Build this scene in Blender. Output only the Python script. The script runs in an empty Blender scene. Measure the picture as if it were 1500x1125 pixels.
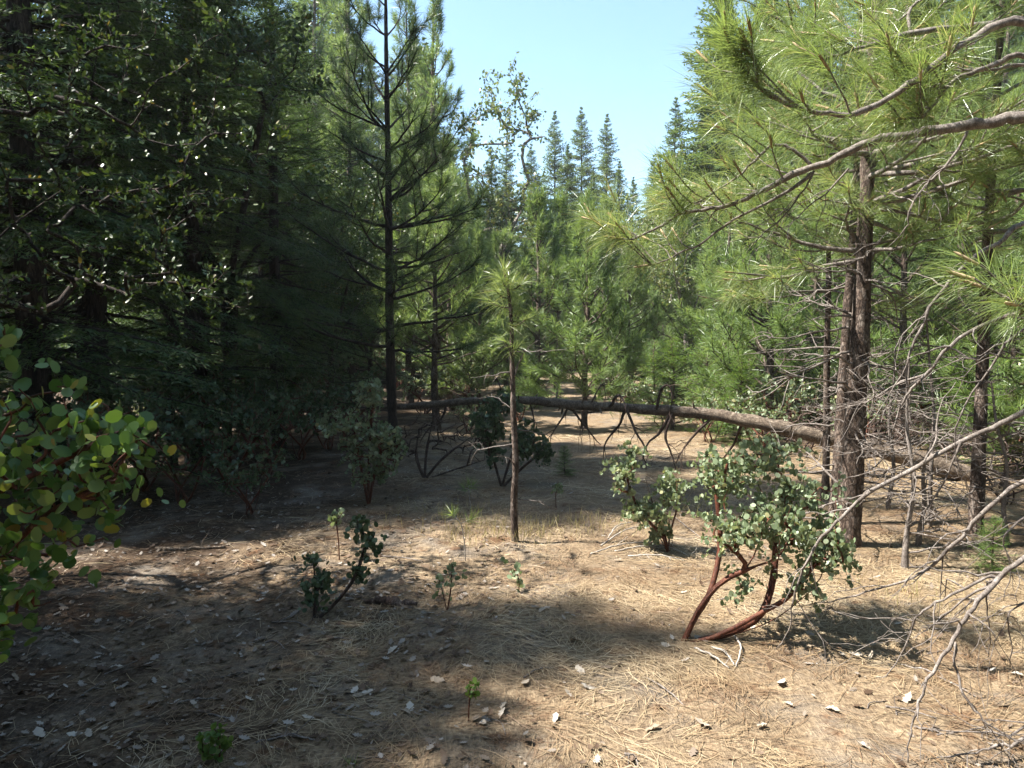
import bpy, math
import numpy as np
from mathutils import Matrix, Vector

# ------------------------------------------------------------------ camera, sky, sun, exposure
scene = bpy.context.scene
W0, H0, F = 1500.0, 1125.0, 1090.0          # photo size and focal length in its pixels
CAM_H, PITCH = 1.6, math.atan(62.5 / F)
cam_data = bpy.data.cameras.new('camera')
cam_data.sensor_width = 36.0
cam_data.lens = 36.0 * F / W0
cam_data.clip_start, cam_data.clip_end = 0.05, 2000.0
cam = bpy.data.objects.new('camera', cam_data)
scene.collection.objects.link(cam)
cam.location = (0, 0, CAM_H)
cam.rotation_euler = (math.pi / 2 - PITCH, 0, 0)
scene.camera = cam

SUN_EL = math.radians(56)
SUN_AZ = math.atan2(-1.0, 0.02)           # direction to the sun, from +Y towards +X
world = bpy.data.worlds.new('World')
scene.world = world
world.use_nodes = True
wn = world.node_tree
sky = wn.nodes.new('ShaderNodeTexSky')
sky.sky_type = 'NISHITA'
sky.sun_disc = False
sky.sun_elevation = SUN_EL
sky.sun_rotation = SUN_AZ
sky.air_density = 1.0
sky.dust_density = 0.8
sky.ozone_density = 0.9
bg = wn.nodes['Background']
bg.inputs['Strength'].default_value = 0.08
tint = wn.nodes.new('ShaderNodeMix'); tint.data_type = 'RGBA'; tint.blend_type = 'MULTIPLY'; tint.inputs[0].default_value = 1
tint.inputs[7].default_value = (.93, 1.05, 1.02, 1)
wn.links.new(sky.outputs[0], tint.inputs[6]); wn.links.new(tint.outputs[2], bg.inputs['Color'])

sun_data = bpy.data.lights.new('sun', 'SUN')
sun_data.energy = 5.0
sun_data.angle = math.radians(0.55)
sun_data.color = (1.0, 0.955, 0.87)
sun = bpy.data.objects.new('sun', sun_data)
scene.collection.objects.link(sun)
to_sun = Vector((math.sin(SUN_AZ) * math.cos(SUN_EL), math.cos(SUN_AZ) * math.cos(SUN_EL), math.sin(SUN_EL)))
sun.rotation_euler = to_sun.to_track_quat('Z', 'Y').to_euler()

vs = scene.view_settings
vs.view_transform = 'Standard'
vs.look = 'None'
vs.gamma = 1.0
vs.use_curve_mapping = False
vs.exposure = 2.05
scene.cycles.max_bounces = 4
scene.cycles.diffuse_bounces = 3
scene.cycles.glossy_bounces = 2
scene.cycles.transmission_bounces = 4

COL = scene.collection
R = np.random.default_rng(11)

# ------------------------------------------------------------------ helpers
def vnoise(x, y, s, seed=0):
    """smooth lattice noise in 0..1"""
    x = np.asarray(x, float) / s; y = np.asarray(y, float) / s
    xi = np.floor(x).astype(np.int64); yi = np.floor(y).astype(np.int64)
    fx = x - xi; fy = y - yi
    fx = fx * fx * (3 - 2 * fx); fy = fy * fy * (3 - 2 * fy)
    def h(a, b):
        n = (a * 374761393 + b * 668265263 + seed * 974634777) & 0x7fffffff
        n = ((n ^ (n >> 13)) * 1274126177) & 0x7fffffff
        return ((n ^ (n >> 16)) & 0xffff) / 65535.0
    return (h(xi, yi) * (1 - fx) + h(xi + 1, yi) * fx) * (1 - fy) + (h(xi, yi + 1) * (1 - fx) + h(xi + 1, yi + 1) * fx) * fy

def T(x, y):
    """ground height"""
    x = np.asarray(x, float); y = np.asarray(y, float)
    d = np.hypot(x, y)
    z = 0.10 * (vnoise(x, y, 2.3, 1) - .5) + 0.045 * (vnoise(x, y, .7, 2) - .5) + .032 * (vnoise(x, y, .23, 3) - .5)
    z = z * np.clip(d / 3, .3, 1) + np.clip(d - 14, 0, 40) / 40 * .5 * (vnoise(x, y, 9, 4) - .5)
    return z + 0.045 * np.clip(d - 30, 0, 400)

CP, SP_ = math.cos(PITCH), math.sin(PITCH)
def ray(px, py):
    a = (px - W0 / 2) / F; b = -(py - H0 / 2) / F
    return np.array([a, CP + b * SP_, -SP_ + b * CP])
def P(px, py, D):
    """photo pixel + distance in front of the camera -> world point"""
    r = ray(px, py)
    return np.array([0, 0, CAM_H]) + r * (D / r[1])
def GD(px, D):
    """ground point in pixel column px at distance D"""
    x = (px - W0 / 2) / F * D
    return np.array([x, D, float(T(x, D))])
def GP(px, py):
    r = ray(px, py); z = 0.0
    for _ in range(6):
        t = (z - CAM_H) / r[2]; p = np.array([0, 0, CAM_H]) + r * t; z = float(T(p[0], p[1]))
    p[2] = z
    return p
def nrm(v):
    v = np.asarray(v, float)
    return v / np.maximum(np.linalg.norm(v, axis=-1, keepdims=True), 1e-9)

class Geo:
    def __init__(s): s.v = []; s.q = []; s.t = []; s.a = []; s.n = 0
    def add(s, v, q=None, t=None, a=0.5):
        v = np.asarray(v, float).reshape(-1, 3)
        if q is not None and len(q): s.q.append(np.asarray(q, np.int64) + s.n)
        if t is not None and len(t): s.t.append(np.asarray(t, np.int64) + s.n)
        s.a.append(np.full(len(v), a) if np.isscalar(a) else np.asarray(a, float))
        s.v.append(v); s.n += len(v)
    def empty(s): return s.n == 0
    def mesh(s, name, smooth=True):
        me = bpy.data.meshes.new(name)
        v = np.concatenate(s.v) if s.v else np.zeros((0, 3))
        q = np.concatenate(s.q) if s.q else np.zeros((0, 4), np.int64)
        t = np.concatenate(s.t) if s.t else np.zeros((0, 3), np.int64)
        me.vertices.add(len(v)); me.vertices.foreach_set('co', v.astype(np.float32).ravel())
        loops = np.concatenate([q.ravel(), t.ravel()])
        me.loops.add(len(loops)); me.loops.foreach_set('vertex_index', loops.astype(np.int32))
        npoly = len(q) + len(t)
        me.polygons.add(npoly)
        st = np.concatenate([np.arange(len(q)) * 4, len(q) * 4 + np.arange(len(t)) * 3])
        me.polygons.foreach_set('loop_start', st.astype(np.int32))
        me.polygons.foreach_set('use_smooth', np.full(npoly, smooth))
        at = me.attributes.new('v', 'FLOAT', 'POINT')
        at.data.foreach_set('value', np.concatenate(s.a).astype(np.float32) if s.a else np.zeros(0, np.float32))
        me.update(calc_edges=True)
        return me

def obj(name, geo, mat, parent=None, loc=None, kind=None, smooth=True):
    me = geo if isinstance(geo, bpy.types.Mesh) else geo.mesh(name, smooth)
    if mat and not me.materials: me.materials.append(mat)
    o = bpy.data.objects.new(name, me); COL.objects.link(o)
    if parent: o.parent = parent
    if loc is not None: o.location = loc
    if kind: o['kind'] = kind
    return o
def tag(o, label, cat, group=None):
    o['label'] = label; o['category'] = cat
    if group: o['group'] = group
    return o
def thing(name, label, cat, loc=(0, 0, 0), group=None):
    o = bpy.data.objects.new(name, None); COL.objects.link(o)
    o.empty_display_size = .2
    o.location = loc
    return tag(o, label, cat, group)
def copy_tree(root, loc, rz=0, sc=1.0, label=None, group=None, tilt=0):
    r = root.copy(); COL.objects.link(r)
    r.location = loc; r.rotation_euler = (tilt, 0, rz)
    r.scale = (sc, sc, sc) if np.isscalar(sc) else sc
    if label: r['label'] = label
    if group: r['group'] = group
    for ch in root.children:
        c = ch.copy(); COL.objects.link(c); c.parent = r
    return r

def tube(g, pts, rad, k=6, a=.5, rough=0.0, cap=False):
    pts = np.asarray(pts, float); n = len(pts)
    rad = np.full(n, rad) if np.isscalar(rad) else np.asarray(rad, float)
    t = nrm(np.gradient(pts, axis=0))
    m = nrm(t.mean(0))
    ref = np.array([0, 0, 1.]) if abs(m[2]) < .8 else np.array([1., 0, 0])
    u = nrm(np.cross(t, ref)); w = np.cross(u, t)
    th = np.arange(k) * 2 * math.pi / k
    rr = rad[:, None] * np.ones((1, k))
    if rough: rr = rr * (1 + rough * R.normal(size=rr.shape))
    v = pts[:, None] + rr[..., None] * (np.cos(th)[None, :, None] * u[:, None] + np.sin(th)[None, :, None] * w[:, None])
    i = np.arange(n - 1)[:, None] * k; j = np.arange(k)[None]; j2 = (j + 1) % k
    q = np.stack([i + j, i + j2, i + k + j2, i + k + j], -1).reshape(-1, 4)
    v = v.reshape(-1, 3); tr = []
    if cap:
        v = np.concatenate([v, pts[:1], pts[-1:]]); c0, c1 = n * k, n * k + 1
        for jj in range(k):
            tr.append((c0, (jj + 1) % k, jj)); tr.append((c1, (n - 1) * k + jj, (n - 1) * k + (jj + 1) % k))
    g.add(v, q, tr, a)

def smooth_path(pts, n):
    """Catmull-Rom through pts"""
    pts = np.asarray(pts, float)
    if len(pts) < 3:
        t = np.linspace(0, 1, n)[:, None]
        return pts[0] * (1 - t) + pts[-1] * t
    p = np.concatenate([[2 * pts[0] - pts[1]], pts, [2 * pts[-1] - pts[-2]]])
    m = len(pts) - 1
    out = []
    for u in np.linspace(0, m - 1e-6, n):
        i = int(u); f = u - i
        a, b, c, d = p[i], p[i + 1], p[i + 2], p[i + 3]
        out.append(.5 * (2 * b + (c - a) * f + (2 * a - 5 * b + 4 * c - d) * f * f + (3 * b - a - 3 * c + d) * f ** 3))
    return np.array(out)

def perp(d):
    ref = np.where(np.abs(d[..., 2:3]) < .9, np.array([0, 0, 1.]), np.array([1., 0, 0]))
    u = nrm(np.cross(d, ref)); return u, np.cross(d, u)

def needles(g, pos, dr, n, L, w, tl=.18, droop=.25, th=(12, 72)):
    """bottle-brush tufts of long needles"""
    pos = np.asarray(pos, float).reshape(-1, 3); dr = nrm(np.asarray(dr, float).reshape(-1, 3)); K = len(pos)
    if K == 0: return
    u, wv = perp(dr)
    t = R.random((K, n)) ** 1.3
    th_ = np.radians(th[0] + (th[1] - th[0]) * t ** .7 + R.normal(size=(K, n)) * 11)
    ph = R.random((K, n)) * 2 * math.pi
    d = np.cos(th_)[..., None] * dr[:, None] + np.sin(th_)[..., None] * (np.cos(ph)[..., None] * u[:, None] + np.sin(ph)[..., None] * wv[:, None])
    b = pos[:, None] - dr[:, None] * (tl * t)[..., None]
    Ln = (L * R.uniform(.7, 1.12, (K, n)))[..., None]
    dz = np.zeros_like(d); dz[..., 2] = -droop * R.uniform(.2, 1.2, (K, n)) * Ln[..., 0]
    m = b + d * Ln * .5 + dz * .2
    e = b + d * Ln + dz
    sd = nrm(np.cross(d, R.normal(size=d.shape))) * w * .5
    v = np.stack([b + sd, b - sd, m - sd * .9, m + sd * .9, e], 2).reshape(-1, 3)
    N = K * n; o = np.arange(N)[:, None] * 5
    tone = np.clip(np.repeat(R.random(K), n) * .45 + R.random(N) * .55, 0, .999)
    g.add(v, o + np.array([0, 1, 2, 3]), o + np.array([3, 2, 4]), np.repeat(tone, 5))

def buds(g, pos, dr):
    for p, d in zip(pos, dr):
        d = nrm(d); p = np.asarray(p, float)
        tube(g, np.array([p - d * .05, p - d * .01, p + d * .025, p + d * .04]), np.array([.006, .0065, .006, .001]), 5)

def blades(g, b, d, L, w, nv=None, a=None):
    """flat lance-shaped blades, one quad each"""
    N = len(b)
    if nv is None: nv = R.normal(size=(N, 3))
    s = nrm(np.cross(d, nv)) * (np.asarray(w) * .5).reshape(-1, 1)
    L = np.asarray(L).reshape(-1, 1)
    v = np.stack([b, b + d * L * .45 - s, b + d * L, b + d * L * .45 + s], 1).reshape(-1, 3)
    a = R.random(N) if a is None else a
    g.add(v, np.arange(N)[:, None] * 4 + np.arange(4), None, np.repeat(a, 4))

ANG8 = np.arange(8) * math.pi / 4
def round_leaf_verts(n=None):
    x = .5 - .5 * np.cos(ANG8); y = .42 * np.sin(ANG8)
    return np.stack([x, y, -.10 * (np.abs(y) * 2) ** 1.5 + .12 * x * (1 - x)], 1)
RL = round_leaf_verts(); RQ = np.array([[0, 1, 2, 7], [2, 3, 6, 7], [3, 4, 5, 6]])[:, ::-1]
def round_leaves(g, b, d, nv, size, a=None, asp=1.0):
    N = len(b); s = nrm(np.cross(nv, d)); nn = np.cross(d, s); s = s * asp
    size = np.broadcast_to(np.asarray(size, float), (N,))
    v = b[:, None] + size[:, None, None] * (RL[None, :, 0:1] * d[:, None] + RL[None, :, 1:2] * s[:, None] + RL[None, :, 2:3] * nn[:, None])
    a = R.random(N) if a is None else a
    g.add(v.reshape(-1, 3), (np.arange(N)[:, None, None] * 8 + RQ[None]).reshape(-1, 4), None, np.repeat(a, 8))

def limb_path(p, az, L, el0, el1, n=7, wob=.12, azw=.12):
    pts = [np.asarray(p, float)]; a = az
    for i in range(n):
        f = (i + .5) / n; e = el0 + (el1 - el0) * f + R.normal() * wob; a += R.normal() * azw
        pts.append(pts[-1] + L / n * np.array([math.cos(e) * math.cos(a), math.cos(e) * math.sin(a), math.sin(e)]))
    return np.array(pts)

# ------------------------------------------------------------------ materials
def mat_base(name):
    m = bpy.data.materials.new(name); m.use_nodes = True
    nt = m.node_tree; nt.nodes.clear()
    out = nt.nodes.new('ShaderNodeOutputMaterial')
    return m, nt, out
def N_(nt, t, **kw):
    n = nt.nodes.new(t)
    for k, v in kw.items():
        if k in n.inputs: n.inputs[k].default_value = v
        else: setattr(n, k, v)
    return n
def ramp(nt, stops, fac=None):
    r = nt.nodes.new('ShaderNodeValToRGB')
    e = r.color_ramp.elements
    while len(e) < len(stops): e.new(.5)
    for el, (p, c) in zip(e, stops): el.position = p; el.color = (*c, 1)
    if fac is not None: nt.links.new(fac, r.inputs[0])
    return r
def foliage(name, stops, trans=.35, rough=.45, spec=.35, tint=(1.25, 1.15, .6)):
    m, nt, out = mat_base(name); L = nt.links.new
    at = N_(nt, 'ShaderNodeAttribute', attribute_name='v')
    oi = N_(nt, 'ShaderNodeObjectInfo')
    ad = N_(nt, 'ShaderNodeMath', operation='ADD'); L(at.outputs['Fac'], ad.inputs[0]); L(oi.outputs['Random'], ad.inputs[1])
    fr = N_(nt, 'ShaderNodeMath', operation='FRACT'); L(ad.outputs[0], fr.inputs[0])
    cr = ramp(nt, stops, fr.outputs[0])
    p = N_(nt, 'ShaderNodeBsdfPrincipled', Roughness=rough); p.inputs['Specular IOR Level'].default_value = spec
    L(cr.outputs[0], p.inputs['Base Color'])
    tr = N_(nt, 'ShaderNodeBsdfTranslucent')
    mx = N_(nt, 'ShaderNodeMix', data_type='RGBA', blend_type='MULTIPLY'); mx.inputs[0].default_value = 1
    L(cr.outputs[0], mx.inputs[6]); mx.inputs[7].default_value = (*tint, 1)
    L(mx.outputs[2], tr.inputs[0])
    ms = N_(nt, 'ShaderNodeMixShader'); ms.inputs[0].default_value = trans
    L(p.outputs[0], ms.inputs[1]); L(tr.outputs[0], ms.inputs[2]); L(ms.outputs[0], out.inputs[0])
    return m
def bark(name, c1, c2, c3, scale=14, stretch=.18, bump=.6, rough=.85, dist=.01):
    m, nt, out = mat_base(name); L = nt.links.new
    tc = N_(nt, 'ShaderNodeTexCoord'); mp = N_(nt, 'ShaderNodeMapping'); mp.inputs['Scale'].default_value = (1, 1, stretch)
    L(tc.outputs['Object'], mp.inputs[0])
    vo = N_(nt, 'ShaderNodeTexVoronoi', feature='DISTANCE_TO_EDGE', Scale=scale * 2.2); 
    no = N_(nt, 'ShaderNodeTexNoise', Scale=scale, Detail=8.0, Roughness=.65)
    L(mp.outputs[0], no.inputs['Vector'])
    mv = N_(nt, 'ShaderNodeMix', data_type='RGBA', blend_type='LINEAR_LIGHT'); mv.inputs[0].default_value = .06
    L(mp.outputs[0], mv.inputs[6]); L(no.outputs['Color'], mv.inputs[7]); L(mv.outputs[2], vo.inputs['Vector'])
    n2 = N_(nt, 'ShaderNodeTexNoise', Scale=3.0, Detail=3.0); L(tc.outputs['Object'], n2.inputs['Vector'])
    cr = ramp(nt, [(.28, c1), (.5, c2), (.72, c3)], no.outputs['Fac'])
    ed = ramp(nt, [(0, (.22, .2, .2)), (.16, (1, 1, 1))], vo.outputs['Distance'])
    mx = N_(nt, 'ShaderNodeMix', data_type='RGBA', blend_type='MULTIPLY'); mx.inputs[0].default_value = .8
    L(cr.outputs[0], mx.inputs[6]); L(ed.outputs[0], mx.inputs[7])
    m2 = N_(nt, 'ShaderNodeMix', data_type='RGBA', blend_type='MULTIPLY'); m2.inputs[0].default_value = .6
    r2 = ramp(nt, [(.3, (.55, .5, .48)), (.7, (1.15, 1.1, 1.05))], n2.outputs['Fac'])
    L(mx.outputs[2], m2.inputs[6]); L(r2.outputs[0], m2.inputs[7])
    p = N_(nt, 'ShaderNodeBsdfPrincipled', Roughness=rough); p.inputs['Specular IOR Level'].default_value = .2
    L(m2.outputs[2], p.inputs['Base Color'])
    hm = N_(nt, 'ShaderNodeMath', operation='ADD'); L(ed.outputs[0], hm.inputs[0]); L(no.outputs['Fac'], hm.inputs[1])
    bp = N_(nt, 'ShaderNodeBump', Strength=bump, Distance=dist); L(hm.outputs[0], bp.inputs['Height']); L(bp.outputs[0], p.inputs['Normal'])
    L(p.outputs[0], out.inputs[0])
    return m

M = {}
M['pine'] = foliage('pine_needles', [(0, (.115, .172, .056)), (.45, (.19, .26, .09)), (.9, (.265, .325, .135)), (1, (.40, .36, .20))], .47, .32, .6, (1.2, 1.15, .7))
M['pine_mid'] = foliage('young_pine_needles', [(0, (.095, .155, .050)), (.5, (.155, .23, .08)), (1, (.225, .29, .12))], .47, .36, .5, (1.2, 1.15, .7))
M['pine_shaded'] = foliage('shaded_pine_needles', [(0, (.035, .070, .020)), (.5, (.060, .105, .026)), (1, (.10, .14, .04))], .3, .4, .4)  # pine needles with shade put into the colour, for the tall shaded pine
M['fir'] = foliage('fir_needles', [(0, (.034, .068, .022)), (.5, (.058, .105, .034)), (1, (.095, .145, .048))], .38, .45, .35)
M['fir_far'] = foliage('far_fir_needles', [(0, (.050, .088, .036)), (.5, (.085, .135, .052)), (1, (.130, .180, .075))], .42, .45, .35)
M['fir_young'] = foliage('young_fir_needles', [(0, (.075, .145, .032)), (.5, (.115, .20, .045)), (1, (.17, .25, .07))], .45, .45, .35)
M['oak'] = foliage('oak_leaves', [(0, (.028, .052, .016)), (.6, (.048, .082, .024)), (.95, (.075, .105, .028)), (1, (.16, .12, .03))], .28, .4, .35)
M['broad'] = foliage('pale_leaves', [(0, (.075, .115, .045)), (.6, (.12, .16, .06)), (1, (.20, .20, .09))], .35, .4, .4)
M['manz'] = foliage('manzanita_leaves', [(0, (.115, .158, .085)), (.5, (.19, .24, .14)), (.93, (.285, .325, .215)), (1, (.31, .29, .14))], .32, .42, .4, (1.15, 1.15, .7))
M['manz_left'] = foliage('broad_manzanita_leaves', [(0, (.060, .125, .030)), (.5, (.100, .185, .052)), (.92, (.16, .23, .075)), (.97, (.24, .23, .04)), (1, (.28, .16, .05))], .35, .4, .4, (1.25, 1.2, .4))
M['manz_shaded'] = foliage('shaded_manzanita_leaves', [(0, (.045, .075, .038)), (.6, (.075, .115, .055)), (1, (.12, .165, .09))], .22, .4, .4)  # manzanita leaves darkened in colour for the shrubs standing in shade
M['bud'] = foliage('pine_buds', [(0, (.30, .20, .11)), (1, (.50, .38, .24))], .1, .6, .2, (1, 1, 1))
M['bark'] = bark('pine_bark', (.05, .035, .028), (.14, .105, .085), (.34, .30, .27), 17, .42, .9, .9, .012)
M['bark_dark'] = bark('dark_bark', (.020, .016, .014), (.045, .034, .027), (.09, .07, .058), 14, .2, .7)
M['deadwood'] = bark('weathered_branch', (.10, .082, .072), (.215, .19, .172), (.38, .35, .33), 30, .5, .4, .85, .004)
M['log'] = bark('fallen_trunk_bark', (.085, .066, .052), (.19, .15, .115), (.33, .28, .225), 16, 1.0, .7, .9, .008)
M['manz_bark'] = bark('red_manzanita_bark', (.055, .018, .012), (.13, .045, .026), (.22, .095, .055), 20, .4, .35, .55, .004)
M['dead_manz'] = bark('dead_manzanita_wood', (.035, .024, .02), (.09, .06, .048), (.20, .16, .14), 24, .5, .4)
M['pale_wood'] = bark('bleached_wood', (.30, .27, .24), (.48, .45, .41), (.62, .59, .54), 30, .5, .3)
M['dead_leaf'] = foliage('dry_oak_leaf', [(0, (.055, .034, .022)), (.4, (.12, .078, .05)), (.7, (.17, .135, .105)), (1, (.33, .30, .27))], .15, .6, .2, (1, .9, .8))
M['pale_leaf'] = foliage('bleached_oak_leaf', [(0, (.22, .165, .115)), (.5, (.34, .29, .235)), (1, (.46, .42, .37))], .15, .6, .2, (1, .9, .8))
M['straw'] = foliage('fallen_needles', [(0, (.075, .040, .024)), (.3, (.17, .105, .06)), (.7, (.34, .258, .155)), (1, (.46, .39, .275))], .12, .5, .3, (1, .9, .7))
M['grass'] = foliage('dry_grass_blades', [(0, (.20, .19, .07)), (.5, (.34, .28, .13)), (1, (.48, .40, .22))], .3, .5, .2, (1, .95, .7))
M['brown_needles'] = foliage('dead_pine_needles', [(0, (.20, .11, .05)), (1, (.36, .22, .11))], .3, .5, .2, (1, .9, .7))

def ground_mat():
    m, nt, out = mat_base('forest_floor'); L = nt.links.new
    tc = N_(nt, 'ShaderNodeTexCoord')
    def noise(s, d=6.0, r=.6, vec=None):
        n = N_(nt, 'ShaderNodeTexNoise', Scale=s, Detail=d, Roughness=r); L(vec or tc.outputs['Object'], n.inputs['Vector']); return n
    big = noise(.55, 4.0); mid = noise(3.2, 6.0, .65); fine = noise(38, 5.0, .7); grit = noise(150, 3.0, .7)
    mp = N_(nt, 'ShaderNodeMapping'); mp.inputs['Scale'].default_value = (18, 120, 10); mp.inputs['Rotation'].default_value = (0, 0, .35); L(tc.outputs['Object'], mp.inputs[0])
    st1 = noise(1.0, 3.0, .6, mp.outputs[0])
    mp2 = N_(nt, 'ShaderNodeMapping'); mp2.inputs['Scale'].default_value = (110, 20, 10); mp2.inputs['Rotation'].default_value = (0, 0, .55); L(tc.outputs['Object'], mp2.inputs[0])
    st2 = noise(1.0, 3.0, .6, mp2.outputs[0])
    straw = ramp(nt, [(.25, (.075, .056, .042)), (.42, (.17, .132, .095)), (.6, (.265, .215, .155)), (.8, (.37, .315, .245))], fine.outputs['Fac'])
    duff = ramp(nt, [(.28, (.028, .020, .016)), (.5, (.062, .044, .032)), (.75, (.13, .105, .085))], fine.outputs['Fac'])
    # leafy duff, darkened further in colour for the left side's shade, lies under the oaks and firs (x below 0), straw under the pines
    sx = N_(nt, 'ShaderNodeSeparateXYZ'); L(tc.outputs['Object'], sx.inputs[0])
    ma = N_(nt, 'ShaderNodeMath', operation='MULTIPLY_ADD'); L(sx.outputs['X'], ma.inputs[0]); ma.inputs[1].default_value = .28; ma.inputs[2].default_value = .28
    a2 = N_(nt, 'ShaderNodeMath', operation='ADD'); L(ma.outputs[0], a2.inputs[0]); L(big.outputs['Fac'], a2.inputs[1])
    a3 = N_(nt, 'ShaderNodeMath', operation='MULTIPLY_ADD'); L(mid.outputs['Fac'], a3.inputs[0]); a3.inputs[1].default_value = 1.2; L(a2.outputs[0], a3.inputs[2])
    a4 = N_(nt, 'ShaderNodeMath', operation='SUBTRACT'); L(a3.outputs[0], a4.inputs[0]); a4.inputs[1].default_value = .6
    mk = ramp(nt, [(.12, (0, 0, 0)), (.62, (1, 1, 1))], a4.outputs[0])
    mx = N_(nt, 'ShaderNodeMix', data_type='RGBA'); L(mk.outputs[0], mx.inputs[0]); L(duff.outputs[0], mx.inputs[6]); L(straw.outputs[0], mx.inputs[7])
    # grey bare soil and rusty brown clots
    pt = noise(1.7, 5.0, .62); pr = ramp(nt, [(.50, (0, 0, 0)), (.66, (1, 1, 1))], pt.outputs['Fac'])
    soil = ramp(nt, [(.3, (.10, .088, .078)), (.7, (.25, .225, .20))], grit.outputs['Fac'])
    mxa = N_(nt, 'ShaderNodeMix', data_type='RGBA'); L(pr.outputs[0], mxa.inputs[0]); L(mx.outputs[2], mxa.inputs[6]); L(soil.outputs[0], mxa.inputs[7])
    p2 = noise(5.5, 5.0, .6); pr2 = ramp(nt, [(.56, (0, 0, 0)), (.68, (.75, .75, .75))], p2.outputs['Fac'])
    rust = ramp(nt, [(.3, (.055, .028, .016)), (.7, (.17, .092, .05))], fine.outputs['Fac'])
    mxb = N_(nt, 'ShaderNodeMix', data_type='RGBA'); L(pr2.outputs[0], mxb.inputs[0]); L(mxa.outputs[2], mxb.inputs[6]); L(rust.outputs[0], mxb.inputs[7])
    mx = mxb
    sm = N_(nt, 'ShaderNodeMath', operation='MAXIMUM'); L(st1.outputs['Fac'], sm.inputs[0]); L(st2.outputs['Fac'], sm.inputs[1])
    sr = ramp(nt, [(.42, (.62, .56, .5)), (.72, (1.35, 1.25, 1.1))], sm.outputs[0])
    m2 = N_(nt, 'ShaderNodeMix', data_type='RGBA', blend_type='MULTIPLY'); m2.inputs[0].default_value = .85
    L(mx.outputs[2], m2.inputs[6]); L(sr.outputs[0], m2.inputs[7])
    gr = ramp(nt, [(.35, (.7, .68, .66)), (.65, (1.15, 1.15, 1.15))], mid.outputs['Fac'])
    m3 = N_(nt, 'ShaderNodeMix', data_type='RGBA', blend_type='MULTIPLY'); m3.inputs[0].default_value = .8
    L(m2.outputs[2], m3.inputs[6]); L(gr.outputs[0], m3.inputs[7])
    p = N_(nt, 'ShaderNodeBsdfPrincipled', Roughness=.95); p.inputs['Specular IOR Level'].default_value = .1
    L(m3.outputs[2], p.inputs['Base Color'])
    h = N_(nt, 'ShaderNodeMath', operation='ADD'); L(fine.outputs['Fac'], h.inputs[0]); L(sm.outputs[0], h.inputs[1])
    bp = N_(nt, 'ShaderNodeBump', Strength=.8, Distance=.02); L(h.outputs[0], bp.inputs['Height']); L(bp.outputs[0], p.inputs['Normal'])
    L(p.outputs[0], out.inputs[0])
    return m
M['ground'] = ground_mat()

# ------------------------------------------------------------------ ground
def build_ground():
    u = np.linspace(-1, 1, 280)
    ax = np.sign(u) * (9 * np.abs(u) + 391 * np.abs(u) ** 5)
    X, Y = np.meshgrid(ax, ax + 5)
    Z = T(X, Y)
    n = len(u)
    g = Geo()
    i = np.arange(n - 1)[:, None] * n + np.arange(n - 1)[None]
    q = np.stack([i, i + 1, i + n + 1, i + n], -1).reshape(-1, 4)
    g.add(np.stack([X, Y, Z], -1).reshape(-1, 3), q)
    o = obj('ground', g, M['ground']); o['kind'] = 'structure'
build_ground()

# ------------------------------------------------------------------ plant generators
def trunk_path(H, n, wob, lean=(0, 0)):
    z = np.linspace(0, 1, n); p = np.zeros((n, 3))
    ph = R.random(4) * 6.28
    p[:, 0] = lean[0] * z + wob * (np.sin(z * 5 + ph[0]) - np.sin(ph[0]) + .4 * np.sin(z * 13 + ph[1]) - .4 * np.sin(ph[1]))
    p[:, 1] = lean[1] * z + wob * (np.sin(z * 4 + ph[2]) - np.sin(ph[2]) + .4 * np.sin(z * 12 + ph[3]) - .4 * np.sin(ph[3]))
    p[:, 2] = z * H - .06 * (z == 0)
    return p
def at_h(tp, z):
    return np.array([np.interp(z, tp[:, 2], tp[:, 0]), np.interp(z, tp[:, 2], tp[:, 1]), z])

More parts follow.
